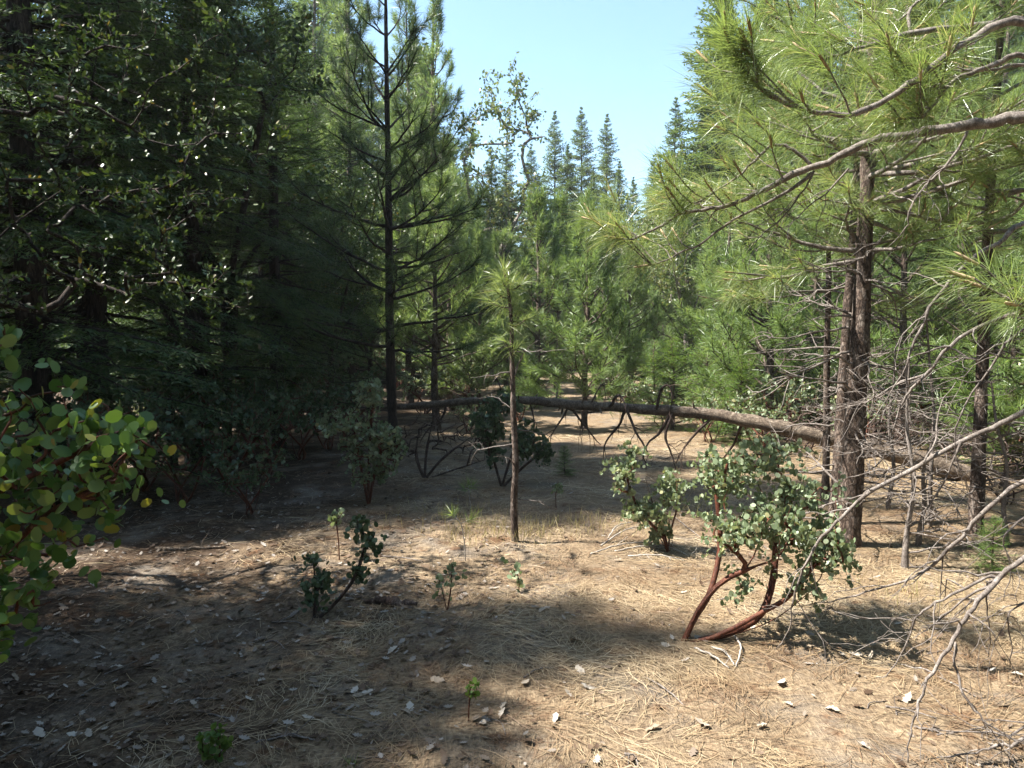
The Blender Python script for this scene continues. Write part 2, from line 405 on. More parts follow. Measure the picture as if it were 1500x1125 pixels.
def pine(H, r0, cb, bl, dz=.34, nb=(3, 6), tn=60, nl=.17, nw=.0035, dead0=.5, sub=6, wob=.03, lean=(0, 0), k=10,
         split=False, dead_len=.8, el_low=-5, tips=1, drop_az=None, crown_pow=.75, ndead=(2, 5)):
    """long-needled pine; returns trunk Geo, foliage Geo, list of branch Geos (when split)"""
    tg, fg, br = Geo(), Geo(), []
    n = max(12, int(H / .12))
    tp = trunk_path(H, n, wob, lean)
    zz = tp[:, 2] / H
    rad = r0 * (1 - zz) ** .85 + .006
    rad *= 1 + .25 * np.exp(-zz * H / .15)
    rad *= 1 + .05 * R.normal(size=n)
    tube(tg, tp, rad, k, rough=.04)
    tpos, tdir = [], []
    z = dead0
    while z < H - .1:
        live = z > cb + R.normal() * .15
        f = (H - z) / max(H - cb, .1)
        for b in range(R.integers(*(nb if live else ndead))):
            az = R.random() * 6.283
            z0 = z + R.normal() * .05
            p0 = at_h(tp, z0); rr = np.interp(z0, tp[:, 2], rad)
            bg_ = Geo() if split else tg
            if live:
                L = bl * min(1, f) ** crown_pow * R.uniform(.7, 1.15) + .12
                e0 = math.radians(el_low + 50 * (1 - min(1, f)) + R.normal() * 8); e1 = e0 + math.radians(R.uniform(10, 40))
                pts = limb_path(p0, az, L, e0, e1, 8, .08, .1)
                r1 = min(rr * .55, .008 + .011 * L)
                tube(bg_, pts, np.linspace(r1, .004, len(pts)), 5)
                tpos.append(pts[-1]); tdir.append(pts[-1] - pts[-2])
                ns = max(2, int(sub * L / bl + .5))
                for s in range(ns):
                    t = R.uniform(.3, .97); q = t * 8; i = int(min(q, 7)); sp = pts[i] * (1 - q + i) + pts[i + 1] * (q - i)
                    dd = pts[i + 1] - pts[i]; a2 = math.atan2(dd[1], dd[0]) + R.choice([-1, 1]) * R.uniform(.5, 1.1)
                    sl = (.18 + .38 * L * (1 - t * .7)) * R.uniform(.6, 1.1)
                    s2 = limb_path(sp, a2, sl, e0 + R.uniform(0, .4), e1 + R.uniform(0, .5), 4, .1, .12)
                    tube(bg_, s2, np.linspace(r1 * .45, .003, 5), 4)
                    tpos.append(s2[-1]); tdir.append(s2[-1] - s2[-2])
                    if tips > 1 and sl > .3:
                        tpos.append(s2[2]); tdir.append(s2[3] - s2[1] + R.normal(size=3) * .08)
            else:
                L = dead_len * R.uniform(.35, 1.2)
                e0 = math.radians(R.normal() * 14 + 5)
                pts = limb_path(p0, az, L, e0, e0 - math.radians(R.uniform(0, 35)), 7, .16, .16)
                r1 = min(rr * .4, .005 + .008 * L)
                tube(bg_, pts, np.linspace(r1, .002, len(pts)), 5)
                for s in range(R.integers(3, 8)):
                    i = R.integers(2, 7); dd = pts[i + 1] - pts[i]
                    s2 = limb_path(pts[i], math.atan2(dd[1], dd[0]) + R.choice([-1, 1]) * R.uniform(.4, 1.2), L * R.uniform(.2, .5), e0 + R.normal() * .4, e0 + R.normal() * .5, 4, .2, .2)
                    tube(bg_, s2, np.linspace(r1 * .5, .0015, 5), 4)
            if split: br.append((bg_, live, p0))
        z += dz * R.uniform(.75, 1.25)
    tpos.append(tp[-1]); tdir.append((0, 0, 1))
    for s in range(4):
        tpos.append(tp[-1] - np.array([0, 0, .1])); tdir.append((R.normal() * .5, R.normal() * .5, .8))
    needles(fg, tpos, tdir, tn, nl, nw, tl=nl * 1.1)
    fg.tufts = (tpos, tdir)
    return tg, fg, br

def fir(H, r0, cb, bl, dz=.22, nb=(4, 7), bL=.05, bw=.011, tsp=.085, bsp=.022, k=10, el=(-18, 45), wob=.02, pw=.8, dens=1.0):
    """short-needled conifer with flat sprays"""
    tg, fg = Geo(), Geo()
    n = max(10, int(H / .25))
    tp = trunk_path(H, n, wob)
    zz = np.clip(tp[:, 2] / H, 0, 1)
    rad = (r0 * (1 - zz) ** .9 + .006) * (1 + .25 * np.exp(-zz * H / .2)) * (1 + .03 * R.normal(size=n))
    tube(tg, tp, rad, k, rough=.03)
    B, D, U, S = [], [], [], []
    z = cb
    while z < H - .05:
        f = (H - z) / (H - cb)
        for b in range(R.integers(*nb)):
            az = R.random() * 6.283
            L = (bl * f ** pw * R.uniform(.65, 1.15) * (.55 + .45 * min(1, (z - cb + .3) / (.12 * H + .2))) + .02 + .08 * min(1, f * 8))
            e0 = math.radians(el[0] + (el[1] - el[0]) * (1 - f) ** 1.3 + R.normal() * 7)
            p0 = at_h(tp, z + R.normal() * dz * .3)
            pts = limb_path(p0, az, L, e0, e0 + math.radians(R.uniform(-12, 14)), 7, .06, .06)
            tube(tg, pts, np.linspace(min(.45 * np.interp(z, tp[:, 2], rad), .006 + .009 * L), .003, 8), 4)
            nt = max(4, int(L / tsp * dens))
            tt = np.linspace(.12, 1, nt) if L < 1.2 else np.linspace(.25, 1, nt)
            for t in tt:
                q = t * 7; i = int(min(q, 6)); sp = pts[i] * (1 - q + i) + pts[i + 1] * (q - i)
                dd = nrm(pts[i + 1] - pts[i])
                sd = nrm(np.cross(dd, (0, 0, 1)))
                for sg in (-1, 1):
                    tl = (.32 * L * (1.05 - t) + .02 + .07 * min(1, f * 7)) * R.uniform(.6, 1.15)
                    ang = R.uniform(.6, 1.0)
                    td = nrm(dd * math.cos(ang) + sg * sd * math.sin(ang) + np.array([0, 0, R.normal() * .12 - .12]))
                    m = max(2, int(tl / bsp))
                    s = np.linspace(.05, 1, m)[:, None]
                    bb = sp + td * tl * s + np.array([0, 0, -.12 * tl]) * s * s
                    up = nrm(np.cross(td, sd) * (1 if True else 0) + R.normal(size=3) * .15)
                    ts = nrm(np.cross(td, up))
                    for g2 in (-1, 1):
                        B.append(bb); D.append(nrm(td * .65 + g2 * ts * .75 + R.normal(size=(m, 3)) * .22)); U.append(np.repeat(up[None], m, 0)); S.append(np.full(m, .4 + .6 * min(1, f * 6)))
        z += dz * R.uniform(.7, 1.3) * (.45 + .55 * f)
    B = np.concatenate(B); D = np.concatenate(D); U = np.concatenate(U) + R.normal(size=B.shape) * .35
    N = len(B); S = np.concatenate(S)
    blades(fg, B, D, bL * S * R.uniform(.7, 1.2, N), bw * S * R.uniform(.8, 1.2, N), U)
    return tg, fg

def skeleton(mains, tips, seg=.12, wig=.15, pull=.35):
    """attach every tip to the nearest part of a growing branch skeleton; returns nodes, parents, counts, chains"""
    nodes, par, chains = [], [], []
    for m in mains:
        st = -1 if not isinstance(m, tuple) else m[0]
        m = m if not isinstance(m, tuple) else m[1]
        ch = []
        for i, p in enumerate(m):
            if i == 0 and len(nodes) and np.linalg.norm(nodes[0] - p) < 1e-6:
                ch.append(0); continue
            nodes.append(np.asarray(p, float)); par.append(ch[-1] if ch else -1); ch.append(len(nodes) - 1)
        chains.append(ch)
    nm = len(nodes)
    tipn = []
    base = nodes[0]
    for tp in tips[np.argsort(np.linalg.norm(tips - base, axis=1))]:
        A = np.array(nodes)
        dv = tp - A; dist = np.linalg.norm(dv, axis=1)
        # prefer attachment points that are below / inside of the tip
        cost = dist + pull * np.maximum(0, np.linalg.norm(A - base, axis=1) - np.linalg.norm(tp - base)) * 2 + .25 * np.maximum(0, A[:, 2] - tp[2] + .02) + (np.arange(len(A)) < 1) * .2
        j = int(np.argmin(cost)); d = dist[j]
        m = max(2, int(d / seg))
        p0 = nodes[j]; ch = [j]
        pd = p0 - nodes[par[j]] if par[j] >= 0 else np.array([0, 0, 1.])
        c = p0 + nrm(pd) * d * .4 + R.normal(size=3) * d * wig
        for s in np.linspace(0, 1, m + 1)[1:]:
            p = p0 * (1 - s) ** 2 + 2 * c * s * (1 - s) + tp * s * s
            nodes.append(p + R.normal(size=3) * d * .02 * (s < 1)); par.append(ch[-1]); ch.append(len(nodes) - 1)
        chains.append(ch); tipn.append(len(nodes) - 1)
    cnt = np.zeros(len(nodes))
    for t in tipn:
        while t >= 0: cnt[t] += 1; t = par[t]
    return np.array(nodes), par, np.maximum(cnt, 1), chains, tipn

def blob_tips(blobs):
    out = []
    for c, r, n in blobs:
        d = nrm(R.normal(size=(n, 3))); out.append(np.asarray(c) + d * (R.random((n, 1)) ** .45) * np.asarray(r))
    return np.concatenate(out)

def shrub_geo(mains, blobs, r_tip=.0025, pw=.5, k=6, seg=.12, wig=.15, lpt=9, lsize=.035, twig=.13, vertical=.5, rmax=.05):
    """woody Geo and leaf arrays"""
    tips = blob_tips(blobs)
    nodes, par, cnt, chains, tipn = skeleton(mains, tips, seg, wig)
    rad = np.minimum(r_tip * cnt ** pw, rmax)
    wg = Geo()
    for ch in chains:
        if len(ch) < 2: continue
        tube(wg, nodes[ch], np.minimum(rad[ch], rad[ch[1]] * 1.1), k if rad[ch[1]] > .008 else 4)
    LB, LD, LN, LS = [], [], [], []
    for t in tipn:
        p = nodes[t]; q = nodes[par[t]]; d = nrm(p - q)
        if lpt <= 0: continue
        n = max(2, int(lpt * R.uniform(.6, 1.4)))
        s = R.random((n, 1))
        u, w = perp(d[None]); ph = R.random((n, 1)) * 6.283 + np.arange(n)[:, None] * 2.4
        rad_ = np.cos(ph) * u + np.sin(ph) * w
        dd = nrm(rad_ * .9 + d * .55 + np.array([0, 0, .25]) + R.normal(size=(n, 3)) * .2)
        side = np.cross(dd, (0, 0, 1.)); 
        nn = nrm(nrm(side) * vertical * R.choice([-1, 1], size=(n, 1)) + (1 - vertical) * (d + np.array([0, 0, .5])) + R.normal(size=(n, 3)) * .3)
        nn = nrm(nn - dd * (nn * dd).sum(1, keepdims=True))
        LB.append(p - d * twig * s); LD.append(dd); LN.append(nn); LS.append(lsize * R.uniform(.45, 1.2, n))
    if lpt <= 0: return wg, None
    return wg, (np.concatenate(LB), np.concatenate(LD), np.concatenate(LN), np.concatenate(LS))

LEAF_MESH = {}
def leaf_mesh(mat):
    if mat.name not in LEAF_MESH:
        g = Geo(); round_leaves(g, np.zeros((1, 3)), np.array([[1., 0, 0]]), np.array([[0, 0, 1.]]), 1.0, np.array([.5]))
        me = g.mesh('leaf'); me.materials.append(mat); LEAF_MESH[mat.name] = me
    return LEAF_MESH[mat.name]
def leaf_objects(root, arr, mat, n, loc, asp=1.0):
    """the n best visible leaves as objects of their own, the rest as one part"""
    B, D, N, S = arr
    wpos = B + np.asarray(loc)
    rel = wpos - np.array([0, 0, CAM_H]); a = rel[:, 0] / np.maximum(rel[:, 1], .05)
    key = np.linalg.norm(rel, axis=1) / S + np.where((np.abs(a) < .72) & (rel[:, 1] > .3), 0, 1e4)
    od = np.argsort(key); pick, rest = od[:n], od[n:]
    me = leaf_mesh(mat)
    for i in pick:
        s = nrm(np.cross(N[i], D[i])); nn = np.cross(D[i], s); s = s * asp
        m = Matrix(((*[D[i][0] * S[i], s[0] * S[i], nn[0] * S[i]], B[i][0]), (D[i][1] * S[i], s[1] * S[i], nn[1] * S[i], B[i][1]),
                    (D[i][2] * S[i], s[2] * S[i], nn[2] * S[i], B[i][2]), (0, 0, 0, 1)))
        o = bpy.data.objects.new('leaf', me); COL.objects.link(o); o.parent = root; o.matrix_basis = m
    if len(rest):
        g = Geo(); round_leaves(g, B[rest], D[rest], N[rest], S[rest], asp=asp)
        obj('foliage', g, mat, root, kind='stuff')

def manzanita(name, label, cat, loc, mains, blobs, mat, wood, nobj=0, group=None, **kw):
    loc = np.asarray(loc, float)
    root = thing(name, label, cat, loc, group)
    wg, lv = shrub_geo(mains, blobs, **kw)
    obj('stem', wg, wood, root)
    if lv is not None:
        if nobj: leaf_objects(root, lv, mat, nobj, loc)
        else:
            g = Geo(); round_leaves(g, *lv); obj('foliage', g, mat, root, kind='stuff')
    return root

def broadleaf(H, spread, nleaf, lsz, r0, ntips=170, mains_n=4, base_fork=.35, seg=.4):
    fork = H * base_fork
    mains = [np.array([[0, 0, -.05], [.03, 0, fork * .5], [.06 * R.normal(), .06 * R.normal(), fork]])]
    top = mains[0][-1]
    nodes_extra = []
    for i in range(mains_n):
        az = i * 6.283 / mains_n + R.normal() * .4; e = R.uniform(.8, 1.25)
        nodes_extra.append(smooth_path(np.concatenate([mains[0][:1] * 0 + np.array([[0, 0, -.05]]), [mains[0][1]], [top], [top + np.array([math.cos(az) * math.cos(e), math.sin(az) * math.cos(e), math.sin(e)]) * H * .38]]), 9))
    blobs = []
    for i in range(9):
        az = R.random() * 6.283; rr = spread * R.uniform(.2, .75)
        c = np.array([math.cos(az) * rr, math.sin(az) * rr, H * R.uniform(.5, .9)])
        blobs.append((c, np.array([spread * .42, spread * .42, H * .13]), ntips // 9))
    tips = blob_tips(blobs)
    nodes, par, cnt, chains, tipn = skeleton(nodes_extra, tips, seg, .12)
    rad = np.minimum(.006 * cnt ** .55, r0)
    wg = Geo()
    for ch in chains:
        if len(ch) > 1: tube(wg, nodes[ch], np.minimum(rad[ch], rad[ch[1]] * 1.1), 8 if rad[ch[1]] > .03 else 4)
    fg = Geo()
    per = nleaf // len(tipn)
    tn = np.array(tipn); pc = np.repeat(nodes[tn], per, 0); pp = np.repeat(nodes[[par[t] for t in tipn]], per, 0)
    n = len(pc)
    b = pc + (pp - pc) * R.random((n, 1)) + R.normal(size=(n, 3)) * spread * .03
    d = nrm(R.normal(size=(n, 3)) + np.array([0, 0, -.2]))
    blades(fg, b, d, lsz * R.uniform(.7, 1.2, n), lsz * .55 * R.uniform(.8, 1.2, n), nrm(R.normal(size=(n, 3)) + np.array([0, 0, .8])))
    return wg, fg

def tree_thing(name, label, cat, tg, fg, bmat, fmat, group=None, loc=(0, 0, 0)):
    r = thing(name, label, cat, loc, group)
    obj('trunk', tg, bmat, r)
    obj('crown', fg, fmat, r, kind='stuff')
    return r

# ------------------------------------------------------------------ traced woody pieces
def traced(g, pts, r0, r1, n=None, k=6, jit=.004, twigs=0, tl=.25, grav=-.3):
    pts = smooth_path(pts, n or max(8, len(pts) * 3))
    pts[1:-1] += R.normal(size=(len(pts) - 2, 3)) * jit
    rad = np.linspace(r0, r1, len(pts)) * (1 + .08 * R.normal(size=len(pts)))
    tube(g, pts, rad, k, cap=True)
    for _ in range(twigs):
        i = R.integers(len(pts) // 4, len(pts) - 1)
        dd = pts[i] - pts[i - 1]; az = math.atan2(dd[1], dd[0]) + R.choice([-1, 1]) * R.uniform(.3, 1.2)
        e = R.normal() * .5 + grav
        L = tl * R.uniform(.3, 1.2)
        s2 = limb_path(pts[i], az, L, e, e + R.normal() * .5 + grav, 6, .2, .25)
        r = max(min(rad[i] * .6, .006), .0016)
        tube(g, s2, np.linspace(r, .0012, 7), 4)
        if L > .15 and R.random() < .7:
            s3 = limb_path(s2[3], az + R.normal(), L * .5, e + R.normal() * .4, e, 4, .25, .3)
            tube(g, s3, np.linspace(r * .6, .001, 5), 4)
    return pts
def pxpath(pl, D0, D1, loc):
    n = len(pl)
    return np.array([P(x, y, D0 + (D1 - D0) * i / (n - 1)) for i, (x, y) in enumerate(pl)]) - np.asarray(loc)

# ------------------------------------------------------------------ fallen, arched dead tree
def fallen_tree():
    loc = GD(1425, 8.6)
    root = thing('fallen_tree', 'long bare dead tree trunk arching low across the clearing, its butt on the ground', 'fallen tree', loc)
    pl = [(1432, 702, 8.5), (1350, 676, 8.6), (1270, 655, 8.8), (1195, 637, 8.95), (1130, 622, 9.1), (1060, 611, 9.3), (1000, 604, 9.4), (900, 595, 9.7), (820, 590, 9.9), (755, 588, 10.1),
          (690, 588, 10.4), (640, 590, 10.6), (572, 596, 10.9), (520, 602, 11.1), (470, 609, 11.3), (420, 619, 11.5)]
    pts = smooth_path([P(*p) - loc for p in pl], 90)
    pts[:, 2] += .03 * np.sin(np.linspace(0, 23, 90)) * np.linspace(.2, 1, 90) + R.normal(size=90) * .006; pts[:, 1] += .05 * np.sin(np.linspace(1, 17, 90))
    rad = np.interp(np.linspace(0, 1, 90), [0, .05, .25, .45, .7, .9, 1], [.11, .105, .086, .064, .052, .03, .012]) * (1 + .035 * R.normal(size=90))
    g = Geo(); tube(g, pts, rad, 14, rough=.035, cap=True)
    for f in R.uniform(.03, .8, 16):
        i = int(f * 89); a = R.random() * 6.283; d = nrm(np.array([R.normal() * .3, math.cos(a), math.sin(a) + .2]))
        tube(g, np.array([pts[i], pts[i] + d * (rad[i] + R.uniform(.02, .09)), pts[i] + d * (rad[i] + .1)]), np.array([.016, .012, .003]), 6)
    obj('trunk', g, M['log'], root)
    brs = [[(833, 588), (827, 608), (810, 632), (806, 650)], [(833, 590), (850, 615), (868, 638), (880, 652)], [(917, 596), (907, 622), (887, 648), (883, 678)],
           [(917, 597), (930, 630), (945, 655), (950, 668)], [(893, 596), (905, 580), (915, 590), (916, 600)], [(983, 604), (967, 632), (947, 652), (943, 672), (955, 690)],
           [(985, 605), (975, 640), (985, 668), (990, 690)], [(1043, 610), (1020, 635), (1000, 658), (990, 680)], [(1047, 610), (1045, 600), (1043, 596)], [(1155, 625), (1140, 640), (1128, 655)],
           [(775, 588), (782, 615), (780, 640)], [(655, 590), (645, 615), (625, 632), (615, 650)], [(700, 588), (705, 620), (690, 645)], [(962, 600), (968, 570), (980, 565), (985, 585), (978, 610)],
           [(1090, 616), (1075, 650), (1060, 672), (1062, 690)], [(1240, 646), (1255, 665), (1262, 690)], [(735, 588), (730, 560), (722, 548)], [(865, 593), (880, 565), (890, 560)]]
    for pl in brs:
        t = np.linspace(0, 1, 300)
        D = np.interp(pl[0][0], [420, 755, 1000, 1425], [11.5, 10.1, 9.4, 8.6])
        g = Geo(); traced(g, pxpath(pl, D, D + R.normal() * .35, loc), .022 if len(pl) > 3 else .014, .004, twigs=5, tl=.4, grav=-.6)
        obj('branch', g, M['dead_manz'], root)
fallen_tree()

# ------------------------------------------------------------------ big pine on the right with bare lower branches, and its neighbours
def right_pines():
    def build(label, px, D, **kw):
        loc = GD(px, D)
        root = thing('pine_tree', label, 'pine tree', loc)
        tg, fg, br = pine(split=True, **kw)
        obj('trunk', tg, M['bark'], root)
        for bg_, live, p0 in br: obj('branch', bg_, M['deadwood'], root)
        obj('crown', fg, M['pine'], root, kind='stuff')
        g = Geo(); buds(g, *fg.tufts); obj('bud', g, M['bud'], root, kind='stuff')
        return root
    build('stoutest pine trunk with flaking bark and many bare grey lower branches', 1250, 5.8, H=6.6, r0=.080, cb=2.3, bl=1.5, dz=.28, tn=85, nl=.19, nw=.0026, dead0=.35, sub=7, wob=.012, k=18, dead_len=.85, tips=2, ndead=(4, 7), lean=(.12, 0))
    build('dark pine trunk pressed close behind the stoutest pine', 1228, 6.5, H=5.4, r0=.052, cb=2.5, bl=1.3, dz=.32, tn=75, nl=.19, nw=.003, dead0=.5, sub=6, wob=.02, k=14, dead_len=.7, tips=2, lean=(.22, .1))
    build('slender young pine with thin straight trunk beside the stoutest pine', 1214, 7.4, H=4.4, r0=.034, cb=2.1, bl=1.1, dz=.28, tn=70, nl=.18, nw=.003, dead0=.6, sub=5, wob=.015, k=12, dead_len=.6, tips=2, lean=(-.12, 0))
    build('pine with reddish trunk standing alone in the lit straw past the hanging dead branches', 1438, 6.1, H=6.0, r0=.052, cb=2.4, bl=1.35, dz=.3, tn=80, nl=.19, nw=.0028, dead0=.4, sub=6, wob=.015, k=14, dead_len=.7, tips=2, lean=(.15, .1), ndead=(3, 6))
right_pines()

def near_pine():
    loc = np.array([3.15, 3.5, float(T(3.15, 3.5))])
    root = thing('pine_tree', 'near pine reaching in long needled boughs and drooping bare grey branches', 'pine tree', loc)
    tg = Geo(); H = 8.5; tp = trunk_path(H, 60, .02); z = tp[:, 2] / H
    tube(tg, tp, (.13 * (1 - z) ** .85 + .006) * (1 + .04 * R.normal(size=60)), 18, rough=.04)
    obj('trunk', tg, M['bark'], root)
    live = [
        ([(1500, 30), (1460, 35), (1403, 40), (1333, 50), (1287, 62), (1247, 75), (1213, 83), (1182, 93)], 3.3, 3.5, .017, .006),
        ([(1333, 50), (1332, 20), (1346, 0), (1352, -30)], 3.4, 3.5, .008, .005),
        ([(1500, 33), (1460, 38), (1407, 67), (1363, 97), (1333, 123), (1290, 152), (1243, 168), (1197, 165), (1160, 155), (1127, 135), (1107, 123), (1090, 103), (1070, 77)], 3.1, 3.0, .015, .006),
        ([(1500, 82), (1463, 92), (1423, 107), (1397, 118), (1380, 137), (1360, 163), (1347, 173), (1307, 173)], 3.2, 3.2, .011, .004),
        ([(1500, 95), (1463, 100), (1407, 110), (1367, 127), (1327, 150), (1300, 170)], 3.4, 3.3, .008, .003),
        ([(1500, 172), (1463, 177), (1423, 183), (1377, 190), (1330, 198), (1293, 202), (1253, 217), (1213, 238), (1173, 250), (1133, 270), (1100, 287), (1070, 300), (1033, 307), (1000, 313), (960, 335), (925, 350), (895, 347)], 3.7, 4.1, .026, .004),
        ([(1193, 247), (1167, 223), (1147, 213), (1130, 213), (1113, 227), (1087, 253), (1050, 280), (1017, 297), (990, 290), (970, 283)], 3.9, 4.0, .010, .004),
        ([(1190, 253), (1160, 277), (1127, 297), (1077, 320), (1033, 353), (1000, 370), (965, 385), (937, 390)], 3.9, 4.2, .010, .003),
        ([(1467, 465), (1510, 452), (1480, 445)], 2.6, 2.4, .009, .005),
    ]
    dead = [
        ([(1192, 250), (1177, 280), (1147, 317), (1117, 343), (1100, 363)], 3.9, 4.0, .007, .002),
        ([(1243, 247), (1213, 280), (1187, 300), (1160, 327), (1152, 347)], 3.9, 3.9, .006, .002),
        ([(1417, 192), (1407, 213), (1377, 253), (1350, 277), (1333, 307), (1327, 333), (1300, 363)], 3.7, 3.8, .009, .003),
        ([(1500, 327), (1467, 353), (1430, 375), (1393, 408), (1367, 445), (1350, 478), (1333, 515), (1328, 548), (1330, 575)], 3.2, 3.3, .013, .005),
        ([(1500, 452), (1467, 465), (1417, 488), (1380, 518), (1357, 548), (1333, 572), (1320, 595), (1307, 635)], 3.2, 3.3, .013, .004),
        ([(1357, 548), (1327, 558), (1277, 585), (1265, 590)], 3.3, 3.4, .008, .003),
        ([(1500, 605), (1463, 622), (1407, 648), (1353, 678), (1310, 702), (1267, 725), (1240, 752), (1217, 773), (1197, 797), (1180, 827), (1167, 860), (1160, 890), (1157, 923), (1137, 950)], 3.5, 3.7, .017, .003),
        ([(1500, 705), (1440, 750), (1413, 783), (1380, 813), (1360, 833), (1320, 853), (1277, 865), (1233, 878), (1200, 883), (1167, 888)], 3.4, 3.8, .015, .002),
        ([(1500, 817), (1467, 843), (1437, 877), (1413, 907), (1397, 937), (1370, 977), (1353, 1010), (1340, 1050), (1333, 1083), (1330, 1117)], 2.9, 2.75, .014, .003),
        ([(1467, 842), (1443, 847), (1410, 863), (1373, 883), (1347, 900), (1337, 920), (1320, 957), (1300, 987), (1283, 992)], 2.9, 3.1, .009, .002),
        ([(1398, 940), (1400, 977), (1410, 1013), (1433, 1047), (1457, 1067), (1483, 1083), (1510, 1097)], 2.85, 2.7, .007, .003),
        ([(1463, 843), (1447, 863), (1447, 900), (1450, 937), (1447, 963)], 2.9, 3.0, .005, .002),
        ([(1500, 880), (1477, 907), (1480, 943), (1480, 977)], 2.9, 3.0, .006, .002),
        ([(1500, 1067), (1450, 1072), (1400, 1072), (1357, 1067)], 2.95, 3.0, .008, .002),
        ([(1500, 1083), (1467, 1090), (1437, 1100), (1400, 1107), (1367, 1112), (1337, 1123)], 2.8, 2.8, .009, .002),
        ([(1500, 760), (1470, 790), (1480, 830), (1470, 880)], 3.2, 3.2, .008, .002),
        ([(1353, 678), (1370, 640), (1375, 600), (1400, 560)], 3.5, 3.7, .006, .002),
        ([(1407, 648), (1385, 700), (1360, 740), (1330, 770)], 3.5, 3.6, .006, .002),
        ([(1500, 480), (1450, 540), (1410, 600), (1400, 660), (1420, 720)], 3.3, 3.4, .008, .002),
    ]
    def clothe(b, tp_, td_, n=105):
        g = Geo(); needles(g, tp_, td_, n, .20, .0019, tl=.2, droop=.3); obj('needle_tuft', g, M['pine'], b, kind='stuff')
        g = Geo(); buds(g, tp_, td_); obj('bud', g, M['bud'], b, kind='stuff')
    tz = lambda z: at_h(tp, z)
    ends = {}
    for lst, alive in ((live, 1), (dead, 0)):
        for pl, D0, D1, r0, r1 in lst:
            pts = pxpath(pl, D0, D1, loc)
            if pl[0][0] >= 1500 and not (pl[0] == (1467, 465)):
                s0 = pts[0]; zz = max(.15, s0[2] + (.25 if not alive else -.15))
                a = tz(zz); r0 *= 1 if alive else .85; pts = np.concatenate([[a, a * .55 + s0 * .45 + np.array([0, 0, .04])], pts]); r0 = r0 * 1.3
            g = Geo(); pp = traced(g, pts, r0 * (1 if alive else .85), r1 * .8, n=len(pts) * 3, k=8, jit=.003, twigs=(2 if alive else 9), tl=.16 if alive else .34, grav=-.1 if alive else -.4)
            tpos, tdir = [], []
            if alive:
                m = len(pp)
                tpos.append(pp[-1]); tdir.append(pp[-1] - pp[-3])
                L = np.linalg.norm(np.diff(pp, axis=0), axis=1).sum()
                for s in range(int(4 + L * 5)):
                    i = R.integers(int(m * (.55 if r0 > .012 else .3)), m - 1)
                    dd = pp[i + 1] - pp[i]; az = math.atan2(dd[1], dd[0]) + R.choice([-1, 1]) * R.uniform(.3, 1.1)
                    s2 = limb_path(pp[i], az, R.uniform(.12, .34), R.uniform(.1, .7), R.uniform(.3, 1.0), 4, .1, .1)
                    tube(g, s2, np.linspace(.0045, .003, 5), 5)
                    tpos.append(s2[-1]); tdir.append(s2[-1] - s2[-2])
            bo = obj('branch', g, M['deadwood'], root)
            if tpos:
                if len(pl) == 17: lastb = bo
                clothe(bo, tpos, tdir)
    for z in np.arange(3.4, H, .35):
        for b in range(4):
            g = Geo(); az = R.random() * 6.283; L = 1.6 * ((H - z) / (H - 3.4)) ** .7 * R.uniform(.7, 1.1) + .2
            pts = limb_path(tz(z), az, L, .1, .6, 8); tube(g, pts, np.linspace(.016, .005, 9), 5)
            tpos, tdir = [], []
            for s in range(6):
                i = R.integers(3, 8); s2 = limb_path(pts[i], az + R.normal() * .8, .35, .2, .7, 4); tube(g, s2, np.linspace(.006, .003, 5), 4)
                tpos.append(s2[-1]); tdir.append(s2[-1] - s2[-2])
            tpos.append(pts[-1]); tdir.append(pts[-1] - pts[-2]); clothe(obj('branch', g, M['deadwood'], root), tpos, tdir, 60)
    tpos, tdir = [], []
    for px, py, D, d in [(1070, 77, 3.0, (-.6, -.2, .8)), (1500, 440, 2.5, (-.9, -.1, .2)), (1530, 400, 2.5, (-.8, -.2, .4)), (895, 280, 4.1, (-.4, -.1, .8)), (975, 278, 4.0, (-.3, 0, .8)), (1255, 145, 3.1, (-.3, -.3, .5)),
                         (1030, 130, 3.2, (-.7, 0, .5)), (1180, 75, 3.4, (-.8, 0, .4)), (1300, 175, 3.2, (-.9, 0, .2))]:
        tpos.append(P(px, py, D) - loc); tdir.append(d)
    clothe(lastb, tpos, tdir)
near_pine()

# ------------------------------------------------------------------ dark pine and the sapling in the clearing
def dark_pine():
    root = thing('pine_tree', 'tall dark shaded pine with a straight thin black trunk behind the leafy shrub', 'pine tree', GD(575, 9.9))
    tg, fg, br = pine(H=7.2, r0=.066, cb=1.6, bl=1.5, dz=.36, nb=(3, 6), tn=70, nl=.17, nw=.0035, dead0=.7, sub=6, wob=.01, k=12, split=True, el_low=2, lean=(-.06, 0), dead_len=.9, tips=2)
    obj('trunk', tg, M['bark_dark'], root)  # darker bark than the other near pines, shade carried by the colour
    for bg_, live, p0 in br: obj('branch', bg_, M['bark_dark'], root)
    obj('crown', fg, M['pine_shaded'], root, kind='stuff')
dark_pine()

